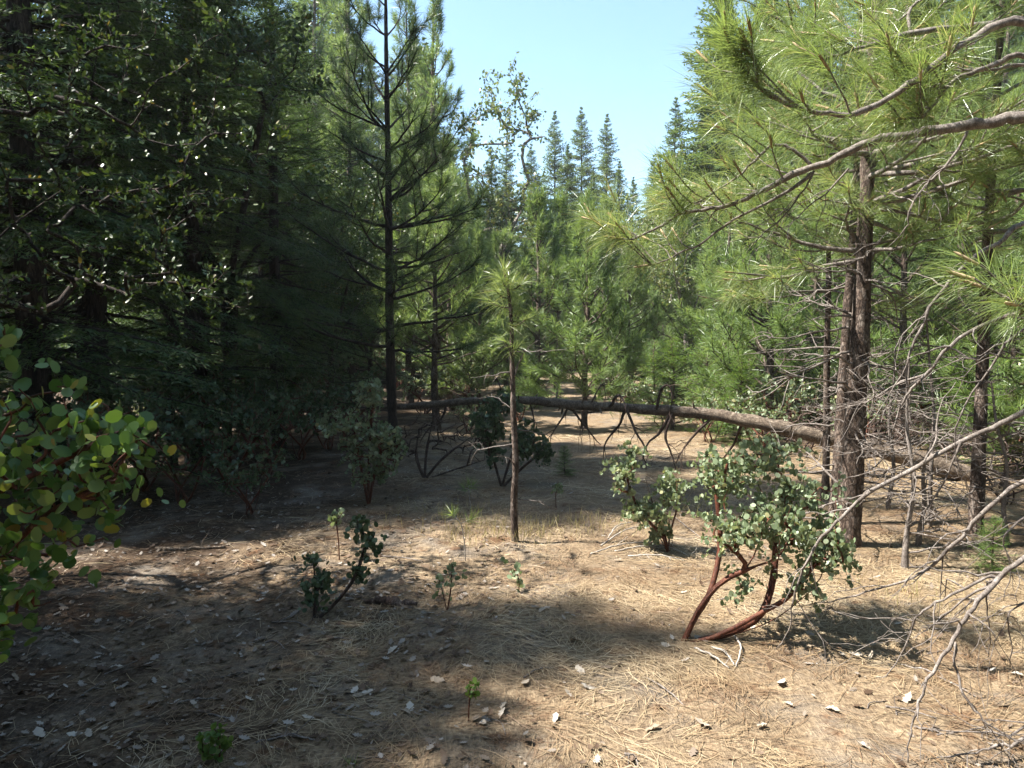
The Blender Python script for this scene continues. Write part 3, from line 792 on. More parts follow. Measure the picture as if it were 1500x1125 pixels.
def sapling():
    loc = GP(755, 793); D = loc[1]
    root = thing('pine_sapling', 'thin pine sapling with few needle tufts standing in the middle of the clearing', 'pine sapling', loc)
    pts = np.array([P(755, 797, D), P(753, 740, D), P(755, 680, D), P(752, 600, D), P(750, 520, D), P(749, 470, D), P(745, 430, D), P(738, 395, D)]) - loc
    pts[0][2] = -.05
    g = Geo(); sp = smooth_path(pts, 60); tube(g, sp, np.linspace(.031, .009, 60) * (1 + .06 * R.normal(size=60)), 10, rough=.05)
    obj('trunk', g, M['bark'], root)
    for pl in [[(752, 600), (730, 585), (715, 580)], [(754, 628), (790, 635), (815, 645)], [(752, 555), (765, 520), (778, 505), (800, 492)], [(750, 520), (742, 505), (730, 500)], [(750, 545), (720, 550), (690, 553)],
               [(755, 680), (740, 670), (728, 665)], [(756, 730), (790, 735), (805, 745)], [(749, 515), (790, 515), (830, 512)], [(754, 650), (700, 660), (690, 685)]]:
        g = Geo(); traced(g, pxpath(pl, D, D + R.normal() * .15, loc), .006, .0015, twigs=2, tl=.12, grav=-.1); obj('branch', g, M['deadwood'], root)
    tp, td = [], []
    for px, py, d in [(738, 392, (0, 0, 1)), (740, 400, (-.6, 0, .7)), (745, 405, (.6, .1, .7)), (735, 410, (-.5, -.6, .5)), (750, 412, (.3, .7, .6)), (728, 405, (-.8, .2, .6)), (765, 415, (.9, -.1, .6)),
                      (760, 470, (.7, -.2, .35)), (785, 462, (.9, .1, .5)), (770, 468, (.4, -.7, .4)), (762, 505, (.6, -.4, .4)), (740, 500, (-.7, -.1, .3)), (748, 440, (-.5, .5, .5)), (752, 445, (.7, .3, .5)), (715, 440, (-.9, 0, .3)), (725, 425, (-.7, -.3, .3))]:
        tp.append(P(px, py, D + d[1] * .15) - loc); td.append(d)
    g = Geo(); needles(g, tp, td, 75, .17, .0026, tl=.14, droop=.3); obj('crown', g, M['pine'], root, kind='stuff')
    for p_ in tp[1:]:
        g = Geo(); q = sp[np.argmin(np.abs(sp[:, 2] - p_[2] + .05))]; tube(g, smooth_path([q, (q + p_) / 2 - (0, 0, .02), p_], 6), np.linspace(.006, .004, 6), 5); obj('branch', g, M['bark'], root)
sapling()

# ------------------------------------------------------------------ shrubs
def PL(lst, loc): return np.array([P(*p) for p in lst]) - loc
def ball(px, py, D, rx, ry, rz, n, loc): return (P(px, py, D) - loc, np.array([rx, ry, rz]), n)

def front_manzanita():
    loc = GP(1000, 938); D = loc[1]
    b = np.zeros(3) + [0, 0, -.02]
    mains = []
    for pl in [[(1025, 890, D), (1055, 855, D + .02), (1090, 835, D + .05), (1110, 800, D + .05), (1125, 740, D + .1)],
               [(1060, 930, D + .03), (1110, 905, D + .05), (1130, 860, D + .1), (1137, 800, D + .15)],
               [(1050, 932, D - .02), (1120, 895, D - .02), (1160, 870, D), (1205, 810, D + .05), (1225, 790, D + .1)],
               [(1018, 905, D + .05), (1040, 868, D + .15), (1055, 800, D + .25), (1050, 720, D + .3)],
               [(1060, 934, D + .08), (1125, 912, D + .12), (1165, 885, D + .15), (1200, 850, D + .2), (1215, 800, D + .2)],
               [(1027, 888, D + .02), (1058, 852, D + .06), (1100, 832, D - .02), (1140, 815, D - .05), (1165, 770, D - .05)],
               [(1055, 932, D), (1115, 908, D + .04), (1137, 850, D - .05), (1142, 790, D - .08), (1160, 740, D - .1)]]:
        mains.append(smooth_path(np.concatenate([[b], PL(pl, loc)]), 12))
    for m in mains: m[0] = mains[0][0]
    blobs = [ball(1060, 690, D + .25, .17, .22, .17, 51, loc), ball(1120, 680, D + .3, .2, .25, .16, 51, loc), ball(1150, 760, D + .1, .26, .28, .17, 78, loc), ball(1215, 800, D + .05, .14, .22, .15, 51, loc),
             ball(1070, 770, D + .05, .15, .2, .1, 30, loc), ball(1190, 740, D + .2, .18, .2, .15, 40, loc), ball(1180, 860, D, .08, .15, .08, 13, loc), ball(1090, 850, D + .1, .06, .1, .06, 6, loc), ball(1150, 650, D + .35, .12, .12, .08, 13, loc)]
    manzanita('manzanita', 'lit grey-green manzanita with sprawling red stems rising from bare straw', 'shrub', loc, mains, blobs, M['manz'], M['manz_bark'], 300, r_tip=.0016, pw=.52, lpt=18, lsize=.029, twig=.18, seg=.06, vertical=.6, rmax=.022, k=8)
front_manzanita()

def left_manzanita():
    loc = np.array([-1.95, 1.75, float(T(-1.95, 1.75))])
    D = 1.95
    b = np.array([0, 0, -.03])
    mains = []
    for pl in [[(-250, 850, D - .1), (-60, 750, D - .05), (60, 690, D), (160, 640, D)], [(-250, 880, D - .05), (-60, 860, D), (60, 760, D), (130, 720, D)], [(-300, 950, D), (-120, 940, D), (-20, 920, D)], [(-260, 700, D + .1), (-100, 650, D + .1), (30, 600, D + .1)]]:
        mains.append(smooth_path(np.concatenate([[b], PL(pl, loc)]), 12))
    for m in mains: m[0] = mains[0][0]
    blobs = [ball(60, 620, D, .16, .2, .12, 20, loc), ball(140, 610, D, .09, .14, .08, 12, loc), ball(185, 660, D, .08, .13, .09, 13, loc), ball(60, 720, D, .16, .2, .13, 20, loc), ball(130, 730, D + .1, .12, .15, .08, 10, loc),
             ball(30, 800, D, .12, .16, .08, 10, loc), ball(40, 880, D - .05, .06, .1, .06, 7, loc), ball(-40, 560, D, .14, .2, .2, 14, loc), ball(-90, 700, D, .2, .25, .3, 26, loc), ball(90, 800, D + .3, .14, .12, .07, 8, loc), ball(-10, 500, D, .04, .1, .05, 4, loc), ball(-20, 910, D, .06, .08, .03, 4, loc)]
    manzanita('manzanita', 'leafy bright green manzanita with broad round leaves, some turned yellow, in the shade', 'shrub', loc, mains, blobs, M['manz_left'], M['manz_bark'], 300, r_tip=.0022, lpt=8, lsize=.042, twig=.2, seg=.06, vertical=.45, rmax=.0085)
left_manzanita()

def simple_shrub(name, label, base, stems, blobs, mat, wood, nobj=0, cat='shrub', **kw):
    loc = GP(*base); D = loc[1]
    mains = []
    for pl in stems: mains.append(smooth_path(np.concatenate([[[0, 0, -.02]], PL([(x, y, D + dd) for x, y, dd in pl], loc)]), 8))
    bl = [ball(x, y, D + dd, rx, ry, rz, n, loc) for x, y, dd, rx, ry, rz, n in blobs]
    return manzanita(name, label, cat, loc, mains, bl, mat, wood, nobj, **kw)

simple_shrub('manzanita', 'upright sunlit manzanita with silvery leaves beside a heap of bleached sticks', (978, 808),
    [[(974, 785, 0), (960, 750, .03), (945, 700, .05)], [(982, 780, 0), (992, 740, .05), (990, 690, .05)], [(970, 785, -.05), (935, 745, 0), (915, 690, 0)], [(968, 790, .05), (950, 765, .1), (925, 740, .1)], [(985, 790, .08), (975, 740, .12), (968, 700, .12)]],
    [(912, 690, 0, .09, .15, .17, 44), (945, 745, 0, .17, .2, .12, 56), (985, 715, .05, .11, .15, .17, 50), (925, 655, .1, .06, .08, .07, 14), (965, 780, 0, .12, .15, .05, 14)], M['manz'], M['manz_bark'], 220, r_tip=.0014, lpt=13, lsize=.033, twig=.16, seg=.06, vertical=.6, rmax=.011)
simple_shrub('manzanita', 'tall leafy shrub half in shade in front of the tall dark pine trunk', (540, 738),
    [[(530, 690, 0), (520, 640, 0)], [(550, 690, 0), (570, 640, .1)], [(540, 690, .1), (545, 600, .1)]],
    [(525, 640, 0, .22, .3, .3, 85), (570, 650, 0, .2, .3, .25, 76), (540, 575, .1, .16, .2, .13, 44), (490, 620, 0, .18, .2, .14, 30), (545, 690, 0, .25, .3, .1, 40)], M['manz'], M['manz_bark'], 0, r_tip=.003, lpt=14, lsize=.04, twig=.18, seg=.1, vertical=.4, rmax=.016)
simple_shrub('dead_shrub', 'leafless twisted dead manzanita under the arched trunk', (622, 700),
    [[(610, 670, 0), (612, 640, 0)], [(650, 670, 0), (690, 640, .1)], [(625, 660, .1), (635, 610, .1)], [(660, 690, 0), (720, 670, .1)]],
    [(640, 620, 0, .4, .4, .3, 168), (700, 640, 0, .35, .4, .3, 120), (590, 650, 0, .2, .3, .25, 60)], None, M['dead_manz'], 0, r_tip=.0018, lpt=0, seg=.08, rmax=.028)
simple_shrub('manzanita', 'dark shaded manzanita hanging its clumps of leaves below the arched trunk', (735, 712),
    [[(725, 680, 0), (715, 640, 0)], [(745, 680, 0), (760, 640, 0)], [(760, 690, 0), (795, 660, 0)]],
    [(715, 620, 0, .18, .25, .2, 68), (735, 590, .1, .18, .2, .12, 47), (770, 640, 0, .12, .2, .22, 57), (795, 655, 0, .1, .15, .12, 30), (720, 660, 0, .15, .2, .15, 23)], M['manz_shaded'], M['dead_manz'], 0, r_tip=.003, lpt=16, lsize=.045, twig=.18, seg=.1, rmax=.016)
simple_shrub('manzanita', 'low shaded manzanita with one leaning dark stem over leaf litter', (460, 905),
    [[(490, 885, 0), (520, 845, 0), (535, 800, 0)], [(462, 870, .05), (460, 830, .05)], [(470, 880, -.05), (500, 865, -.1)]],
    [(530, 765, 0, .06, .09, .07, 15), (545, 790, 0, .06, .09, .06, 17), (525, 830, 0, .05, .08, .05, 11), (455, 815, .05, .03, .06, .05, 8), (475, 850, .05, .08, .1, .07, 20), (455, 870, 0, .05, .08, .05, 8)], M['manz_shaded'], M['dead_manz'], 140, r_tip=.0018, lpt=8, lsize=.035, twig=.14, seg=.05, rmax=.011)
simple_shrub('manzanita_seedling', 'small upright manzanita seedling in the lit straw, taller of two', (655, 893),
    [[(660, 865, 0), (662, 835, 0)], [(648, 865, 0), (643, 850, 0)]], [(663, 828, 0, .035, .05, .045, 7), (645, 855, 0, .03, .05, .03, 4), (655, 845, 0, .03, .03, .03, 3)], M['manz'], M['manz_bark'], 90, cat='seedling', r_tip=.0015, lpt=8, lsize=.034, twig=.14, seg=.03, rmax=.006)
simple_shrub('manzanita_seedling', 'small manzanita seedling at the edge of the shadow band, shorter of two', (760, 868),
    [[(760, 850, 0), (754, 828, 0)]], [(755, 835, 0, .03, .04, .04, 5), (759, 848, 0, .02, .03, .02, 2)], M['manz'], M['manz_bark'], 60, cat='seedling', r_tip=.0015, lpt=8, lsize=.033, twig=.11, seg=.03, rmax=.004)
simple_shrub('manzanita_seedling', 'single-stemmed seedling with pale leaf tips behind the low leaning manzanita', (497, 820),
    [[(496, 795, 0), (492, 760, 0)]], [(490, 760, 0, .05, .06, .08, 9)], M['manz'], M['manz_bark'], 60, cat='seedling', r_tip=.0015, lpt=6, lsize=.036, twig=.08, seg=.04, rmax=.005)
simple_shrub('manzanita_seedling', 'bushy bright green seedling standing in dark leaf litter', (320, 1118),
    [[(322, 1095, 0), (318, 1075, 0)]], [(318, 1080, 0, .075, .07, .04, 14), (318, 1100, 0, .05, .05, .03, 6)], M['fir_young'], M['manz_bark'], 110, cat='seedling', r_tip=.0013, lpt=7, lsize=.03, twig=.05, seg=.03, rmax=.004)
simple_shrub('manzanita_seedling', 'tiny green seedling on a bare stalk amid fallen needles', (686, 1056),
    [[(687, 1035, 0), (689, 1010, 0)]], [(689, 1005, 0, .03, .03, .025, 4), (688, 1020, 0, .025, .03, .02, 3)], M['fir_young'], M['manz_bark'], 40, cat='seedling', r_tip=.0012, lpt=6, lsize=.026, twig=.04, seg=.03, rmax=.003)
simple_shrub('manzanita_seedling', 'slender seedling in the deep shadow right of the sapling', (815, 745),
    [[(814, 725, 0), (818, 705, 0)]], [(818, 712, 0, .04, .05, .07, 7)], M['manz'], M['manz_bark'], 0, cat='seedling', r_tip=.0015, lpt=6, lsize=.035, twig=.08, seg=.04, rmax=.004)

def needle_seedling(label, base, stem, tufts, n=45, nl=.13, mat='pine', w=.003):
    loc = GP(*base); D = loc[1]
    root = thing('pine_seedling', label, 'seedling', loc)
    g = Geo(); pp = traced(g, np.concatenate([[[0, 0, -.02]], PL([(x, y, D) for x, y in stem], loc)]), .0045, .003, jit=.001)
    td = []
    tp = []
    for x, y, d in tufts:
        e = P(x, y, D) - loc; q = pp[np.argmin(np.linalg.norm(pp - e, axis=1))]
        if np.linalg.norm(e - q) > .01: tube(g, smooth_path([q, e], 4), .003, 5)
        tp.append(e); td.append(d)
    obj('stem', g, M['pale_wood'], root)
    g = Geo(); needles(g, tp, td, n, nl, w, tl=.04, droop=.15, th=(15, 75)); obj('foliage', g, M[mat], root, kind='stuff')
needle_seedling('crooked little pine seedling with two needle tufts on a pale stem', (682, 822), [(680, 795), (676, 770), (668, 758)], [(662, 752, (-.4, -.3, .8)), (690, 760, (.6, 0, .6))])
needle_seedling('pine seedling tips poking up where the straw meets leaf litter', (515, 1124), [(515, 1122), (513, 1118)], [(511, 1118, (-.2, 0, 1)), (520, 1118, (.3, 0, 1))], 16, .05)
needle_seedling('little pine seedling beneath the shaded manzanita by the leafy shrub', (690, 745), [(688, 730), (686, 712)], [(686, 708, (0, 0, 1)), (692, 712, (.5, -.2, .6)), (680, 715, (-.5, 0, .6))], 40, .12, 'pine_mid')

# ------------------------------------------------------------------ prototypes and the woods
class Kind:
    def __init__(s, roots): s.roots = roots; s.used = [False] * len(roots); s.h = None
    def put(s, i, loc, rz, sc, label=None, group=None):
        i %= len(s.roots); r = s.roots[i]
        loc = (loc[0], loc[1], loc[2] - .03)
        if not s.used[i]:
            s.used[i] = True; r.location = loc; r.rotation_euler = (0, 0, rz); r.scale = (sc,) * 3
            if label: r['label'] = label
            if group: r['group'] = group
            return r
        return copy_tree(r, loc, rz, sc, label, group)
YP_H, TP_H, FR_H, SF_H, FF_H = 4.4, 11.0, 12.0, 1.6, 16.0
YP = Kind([tree_thing('young_pine', '', 'pine tree', *pine(H=YP_H, r0=.065, cb=.4 + .22 * i, bl=1.3, dz=.26, tn=40, nl=.2, nw=.008, dead0=.4, sub=6, tips=2, k=8, el_low=8)[:2], M['bark'], M['pine_mid']) for i in range(3)])
TP = Kind([tree_thing('tall_pine', '', 'pine tree', *pine(H=TP_H, r0=.14, cb=1.8, bl=1.9, dz=.42, tn=34, nl=.22, nw=.010, dead0=1.0, sub=8, tips=2, k=8, el_low=0)[:2], M['bark'], M['pine_mid']) for i in range(2)])
FR = Kind([tree_thing('fir_tree', '', 'fir tree', *fir(FR_H, .16, .6 + .8 * i, 2.4, dz=.26, nb=(5, 8), bL=.075, bw=.018, tsp=.12, bsp=.036, pw=.75), M['bark_dark'], M['fir']) for i in range(2)])
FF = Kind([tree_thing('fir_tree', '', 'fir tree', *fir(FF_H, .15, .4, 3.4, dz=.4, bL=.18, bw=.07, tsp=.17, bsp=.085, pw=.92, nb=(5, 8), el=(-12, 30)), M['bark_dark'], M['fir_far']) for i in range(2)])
SF = Kind([tree_thing('young_fir', '', 'fir tree', *fir(SF_H, .025, .08, .62, dz=.1, bL=.045, bw=.009, tsp=.06, bsp=.026, k=6, el=(0, 50)), M['bark'], M['fir_young']) for i in range(2)])
OK = Kind([tree_thing('oak_tree', '', 'oak tree', *broadleaf(7.0, 2.6, 15000, .085, .14, 220, 5), M['bark_dark'], M['oak']) for i in range(2)])
SPB = Kind([tree_thing('broadleaf_tree', '', 'tree', *broadleaf(9.0, 2.4, 4200, .12, .12, 200, 5, .3), M['deadwood'], M['broad'])])
def bush_proto(mat, lpt, lsize, r=.7, h=1.1, n=110, wood='manz_bark', name='manzanita', nn=0):
    mains = [np.array([[0, 0, -.03], [R.normal() * .1, R.normal() * .1, .15], [math.cos(a) * r * .4, math.sin(a) * r * .4, h * .45]]) for a in np.arange(5) * 1.257]
    for m in mains: m[0] = mains[0][0]
    blobs = [((math.cos(a) * r * .5, math.sin(a) * r * .5, h * R.uniform(.5, .75)), (r * .5, r * .5, h * .3), n // 6) for a in np.arange(6) * 1.05 + R.random()]
    return manzanita(name, '', 'shrub', (0, 0, 0), [smooth_path(m, 6) for m in mains], blobs, mat, M[wood], 0, r_tip=.003, lpt=lpt, lsize=lsize, twig=.16, seg=.12, rmax=.03)
MZ = Kind([bush_proto(M['manz'], 10, .055) for i in range(2)])
MD = Kind([bush_proto(M['manz_shaded'], 10, .055, .8, 1.3) for i in range(2)])
DB = Kind([bush_proto(None, 0, .05, .8, .9, 130, 'dead_manz', 'dead_shrub') for i in range(2)])
rz = lambda: R.random() * 6.283

# sunlit young pines behind the arched trunk
for i, (px, D, h) in enumerate([(856, 14, 4.2), (785, 18, 5.2), (640, 13.5, 4.6), (700, 16.5, 4.0), (920, 19, 4.2), (660, 17, 5.4), (885, 22, 5.6), (815, 23, 6.0), (740, 20, 4.6), (1005, 22, 5.6), (600, 19, 6.2), (1060, 15, 4.6), (690, 24, 6.4), (960, 27, 6.2)]):
    YP.put(i, GD(px, D), rz(), h / YP_H, *(('sunlit young pine with long soft needles standing behind the arched trunk', 'young pines behind the arched trunk') if i else ('young pine with a bare reddish lower trunk standing close behind the arched trunk', None)))
for i, (px, D, h) in enumerate([(1130, 12.5, 4.8), (1190, 15, 5.8), (1320, 11, 4.8), (1400, 13.5, 5.8), (1490, 10.5, 5.0), (1270, 17, 6.5), (1560, 9, 5), (1100, 19, 6.8), (1360, 19, 7), (1460, 17, 7)]):
    YP.put(i, GD(px, D), rz(), h / YP_H, 'lit young pine in the thicket behind the stoutest pine', 'young pines in the thicket behind the stoutest pine')
for i, (px, D, h) in enumerate([(640, 19, 10.3), (600, 23, 12), (520, 25, 14.5), (470, 29, 16.5)]):
    TP.put(i, GD(px, D), rz(), h / TP_H, 'tall sunlit pine at the left edge of the open sky', 'tall pines at the left edge of the sky gap')
for i, (px, D, h) in enumerate([(1110, 25, 13.5), (1210, 24, 14), (1340, 22, 13), (1460, 24, 14), (1590, 20, 13)]):
    TP.put(i, GD(px, D), rz(), h / TP_H, 'tall pine rising behind the thicket right of the open sky', 'tall pines right of the sky gap')
FF.put(0, GD(1045, 28), rz(), 16.0 / FF_H, 'tall dark fir forming the right edge of the open sky')
for i, (px, D, h) in enumerate([(850, 60, 163), (887, 58, 174)]):
    h = CAM_H - GD(px, D)[2] + (500 - h) / F * D
    FF.put(i + 1, GD(px, D), rz(), h / FF_H, 'pointed far fir spire against the open sky', 'twin fir spires in the sky gap')
for i, (px, D, h) in enumerate([(812, 55, 170), (778, 50, 215), (742, 52, 205), (925, 50, 262), (905, 44, 240), (830, 45, 215), (868, 40, 250), (790, 38, 260), (720, 36, 220), (955, 40, 230), (985, 36, 150)]):
    h = CAM_H - GD(px, D)[2] + (500 - h) / F * D
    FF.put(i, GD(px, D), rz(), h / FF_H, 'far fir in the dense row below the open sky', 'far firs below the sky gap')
SPB.put(0, GD(700, 26), 1.0, 11.6 / 9, 'thin airy broadleaf tree against the sky beside the tall pines')
SPB.put(0, GD(975, 27), 2.4, 9.6 / 9, 'loose-crowned broadleaf tree in front of the right-hand dark fir')
SPB.put(0, GD(1010, 21), 4.4, 6.4 / 9, 'low pale broadleaf tree among the sunlit young pines')
# the wood beyond, both sides
def skyline(px): return np.interp(px, [560, 640, 760, 800, 930, 1000, 1080], [-150, 60, 250, 260, 300, 160, -150])
k = 0
for D in (30, 36, 43, 52, 64, 80):
    for px in np.arange(-500, 2100, 130 * 30 / D + 30):
        pxj = px + R.normal() * 25; Dj = D + R.normal() * 2.2
        top = skyline(pxj) + R.uniform(20, 130)
        loc = GD(pxj, Dj); h = CAM_H - loc[2] + (500 - top) / F * Dj
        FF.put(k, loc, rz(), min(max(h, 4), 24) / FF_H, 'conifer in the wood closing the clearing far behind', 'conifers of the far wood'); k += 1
for D, n in ((9, 9), (15, 13), (22, 17), (32, 20)):
    for a in np.linspace(math.radians(-60), math.radians(-60 - 245), n):
        # from the right of the view round behind the camera to the left
        aa = a + math.radians(95) + R.normal() * .06; x = D * math.cos(aa) * 1.0; y = D * math.sin(aa) - 1
        if (y > 0 and abs(x) < y * .8 + 2) or (x < 0 and y > -2): continue
        FF.put(k, (x, y, float(T(x, y))), rz(), R.uniform(9, 17) / FF_H, 'conifer in the wood round the rest of the clearing', 'conifers round the clearing'); k += 1
# dark firs on the left
for i, (px, D, h) in enumerate([(50, 7.4, 12.2), (136, 8.3, 13)]):
    FR.put(i, GD(px, D), rz(), h / FR_H, 'big dark fir with a thick black trunk behind the oak boughs', 'big dark firs behind the oak')
for i, (px, D, h) in enumerate([(300, 12, 8), (385, 13.5, 7.0), (230, 15, 9), (455, 15.5, 7.0), (515, 18, 8.4), (350, 18, 11), (400, 22, 12), (-40, 11, 9), (180, 20, 12), (490, 28, 12), (300, 26, 14), (430, 30, 15), (285, 9.8, 10), (405, 11, 8)]):
    FR.put(i + 2, GD(px, D), rz(), h / FR_H, 'shaded fir in the dark stand at the clearing edge', 'firs of the dark stand')
for i, (x, y, h) in enumerate([(-5.6, 4.0, 10.2), (-5.0, 2.3, 8.5), (-7.4, 6.2, 8.3), (-5.2, .3, 8), (-8, 2.4, 11), (-8.5, 7.8, 12), (-6.5, -1.5, 10), (-10, 0, 12), (-4.2, 3.2, 6.3), (-4.0, 1.3, 6.3), (-3.6, -.3, 6), (-6.6, 3.0, 10), (-3.4, -1.7, 6.5), (-7.5, .8, 11)]):
    FR.put(i, (x, y, float(T(x, y))), rz(), h / FR_H, 'fir shading the left side of the clearing', 'firs left of the view')
for i, (px, D, h) in enumerate([(480, 13, 4), (250, 9.5, 5.5), (380, 16, 6), (540, 15, 3.6), (330, 10.5, 6.5), (430, 14, 5.2)]):
    OK.put(i, GD(px, D), rz(), h / 7, 'small-leaved oak growing among the dark firs', 'oaks among the dark firs')
# understory
for i, (px, D, s) in enumerate([(330, 8.2, 1.0), (260, 7.4, .9), (390, 8.8, 1.0), (200, 8.0, 1.2), (440, 9.8, .9), (120, 7.0, 1.0), (300, 10, 1.3), (480, 11, 1.0), (360, 6.9, .55), (30, 6.5, 1.1), (410, 12, 1.3), (520, 13, 1.2)]):
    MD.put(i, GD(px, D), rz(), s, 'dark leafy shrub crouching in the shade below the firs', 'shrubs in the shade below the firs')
for i, (px, D, s) in enumerate([(985, 17, 1.0), (1080, 14, 1.0), (1150, 12, 1.1), (1290, 13, 1.3), (1360, 11.5, 1.2), (1440, 12, 1.3), (1210, 16, 1.2), (1500, 9.5, 1.1), (900, 25, 1.3), (930, 33, 1.5), (1030, 26, 1.5), (840, 30, 1.5), (780, 27, 1.4), (680, 21, 1.3), (620, 16, 1.1), (1000, 30, 1.9), (960, 36, 2.2), (880, 38, 2.2), (820, 36, 2.0), (760, 33, 2), (700, 30, 2), (640, 26, 1.8), (580, 24, 1.7), (1080, 23, 1.7), (1150, 21, 1.6), (1220, 23, 1.7), (1300, 21, 1.7), (1380, 20, 1.6), (1460, 19, 1.6), (1040, 11.5, .8), (970, 14.5, .9), (1115, 10.6, .8), (905, 17, .8), (1190, 12.6, 1.0), (1260, 10.6, .9), (760, 15, .7), (690, 13, .7), (1330, 15, 1.3)]):
    MZ.put(i, GD(px, D), rz(), s, 'rounded manzanita in the sunny brush at the back', 'manzanitas in the back brush')
for i, (px, D, s) in enumerate([(1180, 10.8, .9), (1300, 10.2, 1.0), (1250, 12, 1.0), (1130, 11.2, .7), (1400, 9.8, .9), (1060, 12.5, .7), (930, 21, 1.2), (1470, 8, .8), (1330, 10.6, .7), (1480, 7.2, .5), (1180, 10.2, .6), (1240, 9.9, .6)]):
    DB.put(i, GD(px, D), rz(), s, 'tangled leafless dead shrub in the brush past the arched trunk', 'dead shrubs past the arched trunk')
for i, (px, D, h) in enumerate([(985, 13.5, 1.7), (1085, 11.5, 1.35), (1040, 15, 1.8), (1140, 14, 1.6), (1010, 19, 2.4), (1480, 9.2, 1.2), (1390, 11, 1.5), (960, 16, 1.6), (1065, 13, 1.3), (1110, 16, 2.0), (925, 23, 2.2), (1180, 13, 1.6), (1245, 14, 1.8), (1310, 13, 1.6), (880, 27, 2.2), (1010, 24, 2.4), (1070, 20, 2.2), (760, 24, 2), (1440, 13, 1.8)]):
    SF.put(i, GD(px, D), rz(), h / SF_H, 'bright green young fir in the brush past the arched trunk', 'young firs past the arched trunk')
SF.put(0, GP(1455, 838), rz(), .26, 'tiny bright green fir seedling in lit straw under hanging dead branches')
SF.put(1, GD(828, 8.9), rz(), .25, 'faint fir seedling right under the arched trunk')

for px, py, h, lx in [(1325, 832, 1.5, .05), (1362, 770, 1.9, -.1), (1345, 800, 1.1, .1), (1475, 800, 1.3, -.15), (1300, 745, 1.6, .1)]:
    loc = GP(px, py); root = thing('dead_sapling', 'thin leafless dead sapling between the stoutest pine and its reddish neighbour', 'sapling', loc, 'dead saplings by the stoutest pine')
    tg, fg, br = pine(H=h, r0=.014, cb=9, bl=.3, dz=.13, dead0=.2, dead_len=.55, wob=.03, k=8, split=True, lean=(lx, 0), ndead=(2, 4), tn=1)
    obj('trunk', tg, M['deadwood'], root)
    for bg_, live, p0 in br: obj('branch', bg_, M['deadwood'], root)
# near oak on the left
def near_oak():
    loc = np.array([-4.1, 4.9, float(T(-4.1, 4.9))])
    root = thing('oak_tree', 'live oak with small glossy leaves spreading boughs in front of the dark firs', 'oak tree', loc)
    mains = [smooth_path([(0, 0, -.05), (.1, 0, .8), (.25, .1, 1.6), (.6, .1, 2.2), (1.2, .2, 2.7)], 12), smooth_path([(0, 0, -.05), (.05, 0, .8), (.1, 0, 1.7), (.2, -.1, 2.6), (.4, -.2, 3.4)], 12)]
    for m in mains: m[0] = mains[0][0]
    bl = [ball(*b, loc) for b in [(90, 250, 4.8, .6, .5, .35, 50), (270, 290, 5.0, .45, .4, .2, 38), (60, 110, 4.7, .6, .5, .35, 44), (200, 380, 5.2, .7, .5, .3, 46), (300, 180, 5.3, .6, .5, .3, 40), (200, 40, 5, .6, .5, .3, 40), (40, 400, 4.8, .5, .5, .35, 36), (330, 420, 5.6, .4, .4, .2, 18), (-150, 200, 5, .8, .8, .8, 40)]]
    wg, lv = shrub_geo(mains, bl, r_tip=.0022, pw=.46, lpt=14, lsize=.040, twig=.26, seg=.12, vertical=.2, rmax=.05, k=8)
    obj('trunk', wg, M['bark_dark'], root)
    leaf_objects(root, lv, M['oak'], 200, loc, .6)
near_oak()

# ------------------------------------------------------------------ litter on the ground
def litter_needles():
    g = Geo()
    for (x0, x1, y0, y1, dens, w, L) in [(-3.6, 4.6, 1.4, 5, 2000, .0022, .15), (-4.5, 6, 5, 8, 1100, .003, .16), (-6, 9, 8, 13, 420, .005, .17)]:
        n = int((x1 - x0) * (y1 - y0) * dens)
        x = R.uniform(x0, x1, n); y = R.uniform(y0, y1, n)
        keep = R.random(n) < np.clip(.30 + .28 * (x + .6) + 1.5 * (vnoise(x, y, .8, 21) - .5) + .9 * (vnoise(x, y, .25, 22) - .5), .06, 1)
        x, y = x[keep], y[keep]; n = len(x)
        th = (vnoise(x, y, .35, 23) * 4 + R.normal(size=n) * .7 - 1.6); l = L * R.uniform(.5, 1.2, n); bend = R.normal(size=n) * .35
        d1 = np.stack([np.cos(th), np.sin(th)], 1); d2 = np.stack([np.cos(th + bend), np.sin(th + bend)], 1)
        p0 = np.stack([x, y], 1); p1 = p0 + d1 * l[:, None] * .5; p2 = p1 + d2 * l[:, None] * .5
        lift = R.uniform(.003, .016, (n, 3))
        def z(p, i): return np.concatenate([p, (T(p[:, 0], p[:, 1]) + lift[:, i])[:, None]], 1)
        a, b, c = z(p0, 0), z(p1, 1), z(p2, 2)
        s = np.stack([-d1[:, 1], d1[:, 0], R.normal(size=n) * .3], 1) * w * .5
        v = np.stack([a + s, a - s, b - s, b + s, c - s * .5, c + s * .5], 1).reshape(-1, 3)
        o = np.arange(n)[:, None] * 6
        tone = np.clip(.45 * R.random(n) + .75 * vnoise(x, y, .45, 24) - .1, 0, .999)
        g.add(v, np.concatenate([o + [0, 1, 2, 3], o + [3, 2, 4, 5]]), None, np.repeat(tone, 6))
    o = obj('needle_litter', g, M['straw'], kind='stuff'); tag(o, 'straw-coloured fallen pine needles covering the ground', 'needle litter')
litter_needles()

